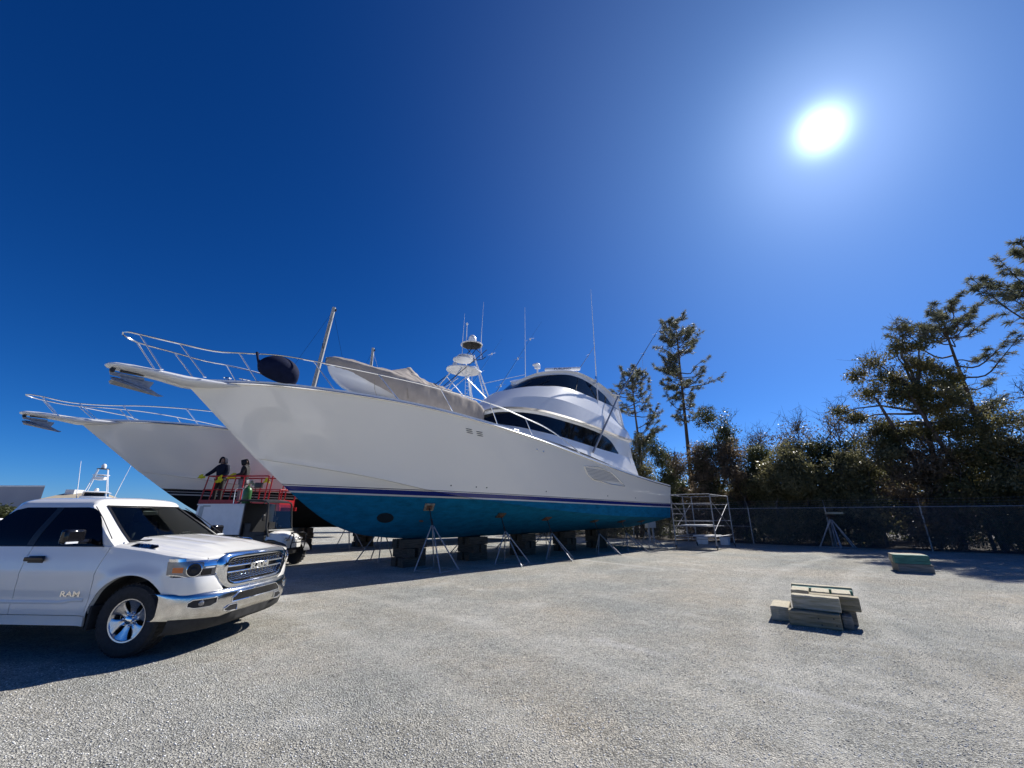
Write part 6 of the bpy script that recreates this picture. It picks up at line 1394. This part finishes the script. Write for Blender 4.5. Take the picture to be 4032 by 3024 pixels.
cloth((-11.12, 16.6, 3.24), radians(0), (.36, .22, -.08), 'bright yellow cloth held out by the right person on the lift', CG, 3)
cloth((-9.6, 16.32, 3.02), radians(3), (.26, .18, 0), 'yellow cloth hanging on the lift rail at the right', CG, 4)
# ------------------------------------------------------------------ trees
def leaves(centres, spread, per, size, seed, flat=.0, hang=0.):
    r = np.random.default_rng(seed); C = np.repeat(np.asarray(centres, float), per, 0); n = len(C)
    d = r.normal(size=(n, 3)); d /= np.linalg.norm(d, axis=1)[:, None]; rad = r.random((n, 1)) ** .45
    sp = np.repeat(np.asarray(spread, float).reshape(len(centres), -1) * np.ones((1, 3)), per, 0)
    P = C + d * rad * sp
    P += .06 * r.normal(size=(n, 3))
    nv = r.normal(size=(n, 3)); nv[:, 2] += .2; nv /= np.linalg.norm(nv, axis=1)[:, None]
    t = np.cross(nv, r.normal(size=(n, 3))); t /= np.linalg.norm(t, axis=1)[:, None]; b = np.cross(nv, t)
    s_ = size * (.6 + .8 * r.random((n, 1)))
    V = np.stack([P - t * s_, P + b * s_ * .42, P + t * s_, P - b * s_ * .42], 1).reshape(-1, 3)
    F = np.arange(n * 4).reshape(n, 4); return V, F
def branch_path(a, b, r_, k=5, wob=.12):
    a, b = np.array(a, float), np.array(b, float); L_ = np.linalg.norm(b - a); P = [a]
    for i in range(1, k): t = i / k; P.append(a + (b - a) * t + r_.normal(size=3) * wob * L_ * .3 * sin(pi * t) + np.array([0, 0, .10 * L_ * sin(pi * t)]))
    P.append(b); return P
def tree(label, cat, x, y, h, blobs, leaf, size=.085, dens=520, seed=1, trunk=True, bark='bark_grey', group=None, name='tree', lean=(0, 0), tr=.12, twigs=0, nbr=.35, subn=20):
    """blobs: (dx, dy, z, rx, rz) lobes of the crown; each lobe is a cloud of leaf clumps"""
    T_ = thing(name, label, cat, (x, y, 0), 0, group); r = np.random.default_rng(seed); cs = []; sp = []
    tk = MB(); top = np.array([lean[0], lean[1], h * .8])
    main = branch_path((0, 0, -.1), top, r, 7, .06); tk.tube(cr(main, 16), list(np.linspace(tr, tr * .25, 16)), 8)
    trunk_o = tk.build('trunk', M[bark], T_); lb = MB()
    for bx, by, bz, rx, rz_ in blobs:
        c0 = np.array([bx, by, bz]); t = min(.95, max(.15, (bz - rz_ * .8) / (h * .8))); i = int(t * 7); st = main[min(i, 7)]
        lb.tube(branch_path(st, c0, r, 4), list(np.linspace(tr * .45, .02, 5)), 5)
        m_ = max(5, int(subn * rx * (rx + rz_) / 1.6)); m_ = min(m_, 90)
        for _ in range(m_):
            d = r.normal(size=3); d /= np.linalg.norm(d); q_ = c0 + d * np.array([rx, rx, rz_]) * (r.random() ** .4) * .88
            q_[2] = max(q_[2], .25); cs.append(q_); s0 = (.26 + .34 * r.random()); sp.append([s0 * 1.2, s0 * 1.2, s0 * .75])
            if r.random() < .5 * nbr: lb.tube(branch_path(c0, q_, r, 3), [.022, .018, .012, .006], 4)
        for _ in range(twigs):
            d = r.normal(size=3); d[2] = abs(d[2]) * 1.3 + .3; d /= np.linalg.norm(d); e_ = c0 + d * np.array([rx, rx, rz_]) * (1.05 + .5 * r.random())
            bp = branch_path(c0, e_, r, 4, .2); lb.tube(bp, [.03, .022, .016, .011, .006], 4)
            for q_ in bp[2:]:
                for _k in range(3): f_ = q_ + r.normal(size=3) * .28 + np.array([0, 0, .2]); lb.tube([q_, (q_ + f_) / 2 + r.normal(size=3) * .04, f_], [.010, .007, .004], 3)
    lb.build('limbs', M[bark], trunk_o)
    V_, F_ = leaves(cs, sp, max(6, int(dens / 5.5)), size, seed + 50); V_[:, 2] = np.maximum(V_[:, 2], .02)
    np_mesh('crown', V_, F_, M[leaf], T_); return T_
def tufts(bases, dirs, seed, ln=.27, k=26, wd=.017):
    r = np.random.default_rng(seed); B = np.repeat(np.array(bases), k, 0); D = np.repeat(np.array(dirs), k, 0); n = len(B)
    d = D * .5 + r.normal(size=(n, 3)) * .75; d[:, 2] += .12; d /= np.linalg.norm(d, axis=1)[:, None]
    B = B - D * (r.random((n, 1)) * .22); s_ = np.cross(d, r.normal(size=(n, 3))); s_ /= np.linalg.norm(s_, axis=1)[:, None]
    L_ = ln * (.7 + .6 * r.random((n, 1))); V = np.stack([B - s_ * wd, B + s_ * wd, B + d * L_ * .6 + s_ * wd * .7, B + d * L_], 1).reshape(-1, 3); V[3::4] -= np.array([0, 0, .04])
    i = np.arange(n)[:, None] * 4; return V, np.concatenate([i + 0, i + 1, i + 2, i + 3], 1)
def pine(label, x, y, ht, brs, lean=(0, 0), tr=.19, seed=1, group='pines rising above the shrubs', k=16, ln=.22, wd=.0095, curve=0.):
    """brs: (z, heading, length, rise, tuft density) limbs of the crown"""
    T_ = thing('pine_tree', label, 'pine tree', (x, y, 0), 0, group); r = np.random.default_rng(seed)
    P = [np.array([lean[0] * t + curve * sin(t * 5), lean[1] * t + curve * .5 * sin(t * 4 + 1), ht * t]) for t in np.linspace(0, 1, 9)]; S_ = cr(P, 40)
    tk = MB(); tk.tube(S_, list(np.linspace(tr, .035, 40)), 9); to = tk.build('trunk', M['bark'], T_); lb = MB(); bs, ds = [], []
    for z, hd, L_, rise, dn in brs:
        z += r.normal() * .22; hd += r.normal() * .15; rise = rise + L_ * (.05 + .55 * r.random()); L_ *= .8 + .35 * r.random()
        i = np.argmin(abs(S_[:, 2] - z)); a = S_[i]; dr = np.array([cos(hd), sin(hd), 0])
        b = a + dr * L_ + np.array([0, 0, rise]); pp = [a, a + dr * L_ * .3 + np.array([0, 0, rise * .05 - .05 * L_]) + r.normal(size=3) * .10, a + dr * L_ * .62 + np.array([0, 0, rise * .45 - .04 * L_]) + r.normal(size=3) * .17, b]
        B_ = cr(pp, 12); lb.tube(B_, list(np.linspace(max(.018, .016 * L_ + .014), .010, 12)), 5)
        for q in range(3 if L_ < 1 else 4, 12):
            for _ in range(int(dn * .72 + r.random())):
                o = B_[q]; side = np.array([-dr[1], dr[0], 0]) * (1 if r.random() < .5 else -1); v = dr * (.35 + .5 * r.random()) + side * (.35 + .7 * r.random()) + np.array([0, 0, -.35 + 1.35 * r.random()]); v /= np.linalg.norm(v)
                l2 = (.22 + .42 * r.random()) * (.55 + .28 * L_) * (1.15 - q / 18); mid = o + v * l2 * .55 + np.array([0, 0, -.05 * l2]); e = o + v * l2 + np.array([0, 0, .14 * l2])
                lb.tube([o, mid, e], [.013, .010, .007], 3); w_ = (e - mid); w_ /= np.linalg.norm(w_); bs.append(e); ds.append(w_)
                if r.random() < .6: e2 = mid + (side * .5 + np.array([0, 0, .6])) * l2 * .45; lb.tube([mid, e2], [.008, .006], 3); w2 = e2 - mid; bs.append(e2); ds.append(w2 / np.linalg.norm(w2))
        bs.append(b); ds.append((B_[-1] - B_[-2]) / np.linalg.norm(B_[-1] - B_[-2]))
    bs.append(S_[-1]); ds.append(np.array([0, 0, 1.])); lb.build('limbs', M['bark'], to)
    V_, F_ = tufts(bs, ds, seed + 9, ln, k, wd); np_mesh('crown', V_, F_, M['needles'], T_); return T_
def rb(z0, z1, n_, l0, l1, seed, rise=.35, dn=1.6, bias=None):
    r = random.Random(seed); out = []
    for i in range(n_):
        z = z0 + (z1 - z0) * (i + .5) / n_; a = bias[0] + (r.random() - .5) * bias[1] if bias else i * 2.4 + r.random(); out.append((z, a, (l0 + (l1 - l0) * i / max(1, n_ - 1)) * (.75 + .5 * r.random()), rise * (.5 + r.random()), dn))
    return out
RT = math.atan2(-.41, .91)   # heading that reads as 'right' in the picture for trees near the centre right
LT = RT + pi
# tall pine: dense top, loose middle, long limb out to the right, two lower whorls
brsA = rb(14.3, 17.0, 26, 2.0, .7, 1, .45, 2.9) + rb(12.9, 14.4, 8, 1.0, .8, 2, .2, 1.6, (LT, 2.6)) + rb(11.5, 13.2, 13, 1.8, 1.6, 3, .1, 3.0, (LT, 3.4)) + [(12.7, RT, 2.0, .35, 2.4), (11.6, RT + .1, 2.7, .35, 3), (11.3, RT - .3, 2.3, .9, 2.6), (12.2, RT - .2, 1.7, .3, 2.2)] + rb(10.6, 11.6, 8, 1.1, 1.0, 4, .0, 2.) + rb(9.7, 10.3, 5, 1.5, 1.2, 5, .25, 2.2) + rb(8.5, 9.0, 5, 1.3, 1.1, 6, .35, 2.)
pine('tall slim pine with a bare lower trunk rising behind the near yacht stern', 13.55, 31.8, 17.2, brsA, (.45, -.3), .20, 11)
brsB = rb(10.8, 13.1, 22, 1.9, .5, 7, .5, 2.0) + rb(9.4, 10.8, 10, 1.7, 1.9, 8, .0, 1.8) + rb(6.9, 8.4, 8, 2.0, 1.8, 9, .5, 2.4, (RT, 2.2)) + rb(6.0, 7.5, 6, 1.2, 1.2, 10, .3, 2)
pine('crooked pine partly hidden behind the near yacht hardtop', 10.1, 33.6, 13.3, brsB, (.5, -.4), .17, 12, curve=.25)
brsC = rb(11.0, 13.1, 18, 1.8, .8, 13, .4, 2.0) + [(11.6, RT + .2, 2.0, .5, 2.2), (10.1, RT, 1.5, .3, 2), (9.6, RT + .15, 2.9, .7, 2.4), (9.3, RT - .3, 2.4, .6, 2.2), (10.3, LT, 2.3, .6, 2), (9.6, LT + .3, 2.2, .4, 2), (8.6, LT, 2.0, .3, 1.6), (12.2, LT, 2.2, .2, 2.4), (11.7, LT + .2, 2.4, .1, 2.2)] + rb(6.8, 8.5, 7, 1.3, 1.5, 14, .2, 1.2)
pine('bent pine with looping limbs in front of the right-hand trees', 25.6, 22.4, 13.2, brsC, (.4, -.4), .19, 21, curve=.35, k=20, ln=.25)
PDx = Vector((28.2, 18.1, 0)); HL = math.atan2(20.0 - 18.1, 25.4 - 28.2)
brsD = [(10.4, HL, 3.2, 2.6, 3), (10.9, HL - .25, 2.6, 2.9, 3), (11.6, HL + .15, 3.0, 1.1, 3), (12.4, HL, 2.2, 1.5, 3), (9.6, HL + .35, 2.8, 1.4, 2.6), (13.0, HL - .5, 1.5, 1.2, 2.4), (7.9, HL + .1, 1.8, .5, 2.4), (7.4, HL - .2, 1.5, .5, 2.2)] + rb(12, 15.5, 14, 2.4, .8, 15, .5, 2)
pine('large pine at the right edge reaching long needle-tipped limbs into the sky', PDx.x, PDx.y, 16, brsD, (.2, .1), .26, 31, k=30, ln=.29)

def ring_blobs(R, h, n_, rz_, seed, z0=1.0):
    r = random.Random(seed); out = []
    for i in range(n_):
        t = i / (n_ - 1) if n_ > 1 else 0; a = r.random() * 6.28; q_ = R * (.8 - .3 * t) * r.random() ** .3; out.append((q_ * cos(a), q_ * sin(a), z0 + (h - z0 - rz_ * .9) * t, R * (.62 - .14 * t) * (.8 + .4 * r.random()), rz_ * (.8 + .4 * r.random())))
    return out
SG = 'shrubs and small trees behind the fence'
sh_list = [  # x, y, h, R, leaf, label, twigs, dens
 (9.6, 33.2, 7.6, 2.1, 'leaf_olive', 'bushy tree low behind the near yacht stern, under the crooked pine', 1, 420),
 (11.6, 31.6, 6.9, 1.8, 'leaf_dark', 'dark round shrub between the near yacht stern and the tall pine', 0, 480),
 (13.0, 29.9, 6.3, 1.8, 'leaf_brown', 'brownish shrub just left of the foot of the tall pine', 1, 420),
 (14.9, 29.4, 8.9, 1.7, 'leaf_dark', 'dark vine-smothered tree right of the tall pine trunk, with a broken branch', 2, 560),
 (15.3, 28.1, 6.4, 1.9, 'leaf_brown', 'brown-leaved shrub below the vine-smothered tree', 1, 420),
 (16.6, 28.6, 6.2, 1.6, 'leaf_dark', 'dark low shrub right of the vine-smothered tree', 0, 480),
 (18.5, 29.9, 7.5, 1.9, 'leaf_grey', 'grey twiggy tree with bare tips, left one on the skyline', 7, 140),
 (20.2, 28.4, 7.7, 1.9, 'leaf_grey', 'grey twiggy tree with bare tips, right one on the skyline', 8, 130),
 (16.6, 26.4, 5.4, 1.9, 'leaf_olive', 'broad olive shrub with glinting leaves above the fence, left of the lone stands', 0, 480),
 (18.0, 25.7, 5.9, 2.0, 'leaf_olive', 'tall olive shrub with glinting leaves above the lone stands', 0, 520),
 (19.6, 25.2, 6.4, 1.8, 'leaf_dark', 'dark dense cedar in the middle of the right-hand hedge', 0, 620),
 (20.3, 23.6, 5.4, 1.9, 'leaf_olive', 'olive shrub right of the dark cedar', 1, 440),
 (22.0, 27.2, 8.2, 1.7, 'leaf_grey', 'thin bare-tipped tree behind the dark cedar', 7, 150),
 (21.9, 22.3, 5.6, 1.9, 'leaf_brown', 'reddish brown shrub under the big mixed tree at the right', 1, 420),
 (23.4, 21.2, 5.4, 1.9, 'leaf_mix', 'yellow-green shrub behind the fence near the right edge', 1, 420),
 (25.0, 19.9, 6.3, 2.0, 'leaf_olive', 'tall shrub behind the fence at the right edge', 1, 440),
 (26.6, 18.6, 6.6, 2.2, 'leaf_mix', 'shrub at the extreme right edge behind the fence', 1, 420),
 (7.2, 35.2, 6.2, 2.4, 'leaf_dark', 'dark shrub seen under the near yacht hull towards its stern', 0, 420),
 (4.0, 38.2, 5.2, 2.6, 'leaf_olive', 'shrub in the gap between the two yacht hulls, farther left', 0, 360),
]
for i, (x, y, h, R_, lf, lb, tw_, dn) in enumerate(sh_list):
    tree(lb, 'tree' if h > 6.5 else 'shrub', x, y, h, ring_blobs(R_, h * 1.05, 10, 1.1, 40 + i, .9), lf, .075 if lf != 'leaf_dark' else .07, dn, 100 + i, name='shrub' if h <= 6.5 else 'tree', group=SG, twigs=tw_, tr=.09)
# big mixed broadleaf at the right, open crown reaching left
Rv = Vector((.70, -.71, 0)); 
def rbv(a, d, z, rx, rz_): p = Rv * a + Vector((.7, .7, 0)) * d; return (p.x, p.y, z, rx, rz_)
bl = [rbv(-2.6, 0, 7.2, .75, .42), rbv(-3.5, -.2, 7.7, .5, .3), rbv(-1.7, .3, 6.6, .9, .6), rbv(-1.9, .1, 8.6, .7, .4), rbv(-.8, 0, 9.3, .9, .6), rbv(-2.3, .2, 9.9, .6, .35), rbv(-1.4, 0, 10.5, .6, .4), rbv(-.2, 0, 8.2, 1.2, .8), rbv(-.2, .2, 10.9, .6, .5), rbv(.6, 0, 9.8, .9, .7), rbv(.3, .2, 12.0, .45, .5), rbv(.9, 0, 7.4, 1.3, .9), rbv(-.5, .2, 6.0, 1.4, .9), rbv(1.4, 0, 6.2, 1.2, .9), rbv(1.5, 0, 8.8, .8, .6), rbv(-1.6, 0, 5.2, 1.0, .8), rbv(.9, 0, 11.0, .5, .5), rbv(1.7, .3, 4.6, 1.0, .8), rbv(-2.4, .1, 5.9, .6, .4)]
tree('big open-crowned mixed tree with brownish leaves and slanting trunks at the right', 'tree', 22.9, 22.2, 11.6, bl, 'leaf_mix', .070, 560, 77, lean=(.3, -.2), tr=.2, twigs=3, name='tree', group=SG, subn=26)
bl = [rbv(-.3, 0, 8.6, .9, .6), rbv(.5, 0, 7.5, 1.0, .7), rbv(1.4, 0, 6.6, .9, .6), rbv(-.9, 0, 6.9, .8, .6), rbv(.2, 0, 5.6, 1.2, .8)]
tree('leafy tree behind the bent pine, near the right edge', 'tree', 26.6, 22.8, 9, bl, 'leaf_olive', .07, 480, 78, tr=.14, twigs=3, name='tree', group=SG, subn=14)
tree('bare-limbed tree reaching into the sky gap at the right edge', 'tree', 27.8, 20.6, 9.5, [rbv(-.4, 0, 7.6, .7, .5), rbv(.3, 0, 8.3, .8, .5)], 'leaf_grey', .06, 60, 79, tr=.13, twigs=9, name='tree', group=SG)
for i, (dx, ln_, lb) in enumerate(((21.6, .9, 'slanting dark trunk behind the fence, left of the pair'), (22.5, 1.0, 'slanting dark trunk behind the fence, right of the pair'))):
    T_ = thing('leaning_tree', lb, 'tree', (dx + 1.1, 23.6 - 1.1 * i - 1.6, 0), 0, 'slanting trunks at the right'); mb = MB(); mb.tube([(0, 0, -.1), (-.25, .2, 2.5), (-.8, .6, 5.2), (-1.3, 1.0, 8.2)], [.15, .13, .11, .06], 9); mb.build('trunk', M['bark'], T_)
    V_, F_ = leaves([(-1.3 + .3 * k, 1.0 - .3 * k, 8.2 - .2 * k) for k in range(4)], [[.7, .7, .4]] * 4, 60, .07, 500 + i); np_mesh('crown', V_, F_, M['leaf_mix'], T_)
# low dark scrub along the foot of the fence, and litter ground beyond it
r = np.random.default_rng(5); cs = []; sp = []
for s_ in np.arange(-22, 27, .42):
    for k in range(3):
        o = fpt(s_ + r.normal() * .2, .3 + r.random() * 1.9) + nrm_ * (.7 + 1.3 * r.random()); cs.append(tuple(o)); sp.append([.45, .45, .35])
V_, F_ = leaves(cs, sp, 95, .06, 9); V_[:, 2] = np.abs(V_[:, 2]); tag(np_mesh('undergrowth', V_, F_, M['leaf_dark']), 'low dark undergrowth tangled behind the fence', None, None, 'stuff')
mb = MB(); a, b = fpt(-60) + nrm_ * .25, fpt(60) + nrm_ * .25; mb.add([tuple(a + Vector((0, 0, .02))), tuple(b + Vector((0, 0, .02))), tuple(b + nrm_ * 120 + Vector((0, 0, .02))), tuple(a + nrm_ * 120 + Vector((0, 0, .02)))], [(0, 1, 2, 3)])
tag(mb.build('forest_floor', mat('leaf_litter', (.055, .042, .028), .95, 0, .5, 2, bump=.6), None, smooth=False), kind='structure')
# far treeline seen beyond the shrubs, and dark bushes by the warehouse
cs = []; sp = []
for i in range(900): s_ = r.uniform(-36, 40); cs.append(tuple(fpt(s_, r.uniform(.4, 4.9)) + nrm_ * r.uniform(8, 14))); sp.append([1.3, 1.3, 1.0])
V_, F_ = leaves(cs, sp, 170, .13, 19); V_[:, 2] = np.abs(V_[:, 2]); tag(np_mesh('far_wood', V_, F_, M['leaf_dark']), 'dark mass of woodland beyond the shrubs', None, None, 'stuff')
for x, y, h, R_, lb in ((-40.3, 34, 2.6, .9, 'small dark palm-like bush before the warehouse, at the left edge'), (-46, 50, 3.2, 1.8, 'dark bush before the warehouse, showing above the pickup roof'), (-42, 52, 2.8, 1.3, 'dark bush left of the distant fishing yacht')):
    tree(lb, 'bush', x, y, h, ring_blobs(R_, h, 5, .8, 3), 'leaf_dark', .12, 500, 900 + int(y), name='bush', group='bushes by the warehouse', tr=.06)
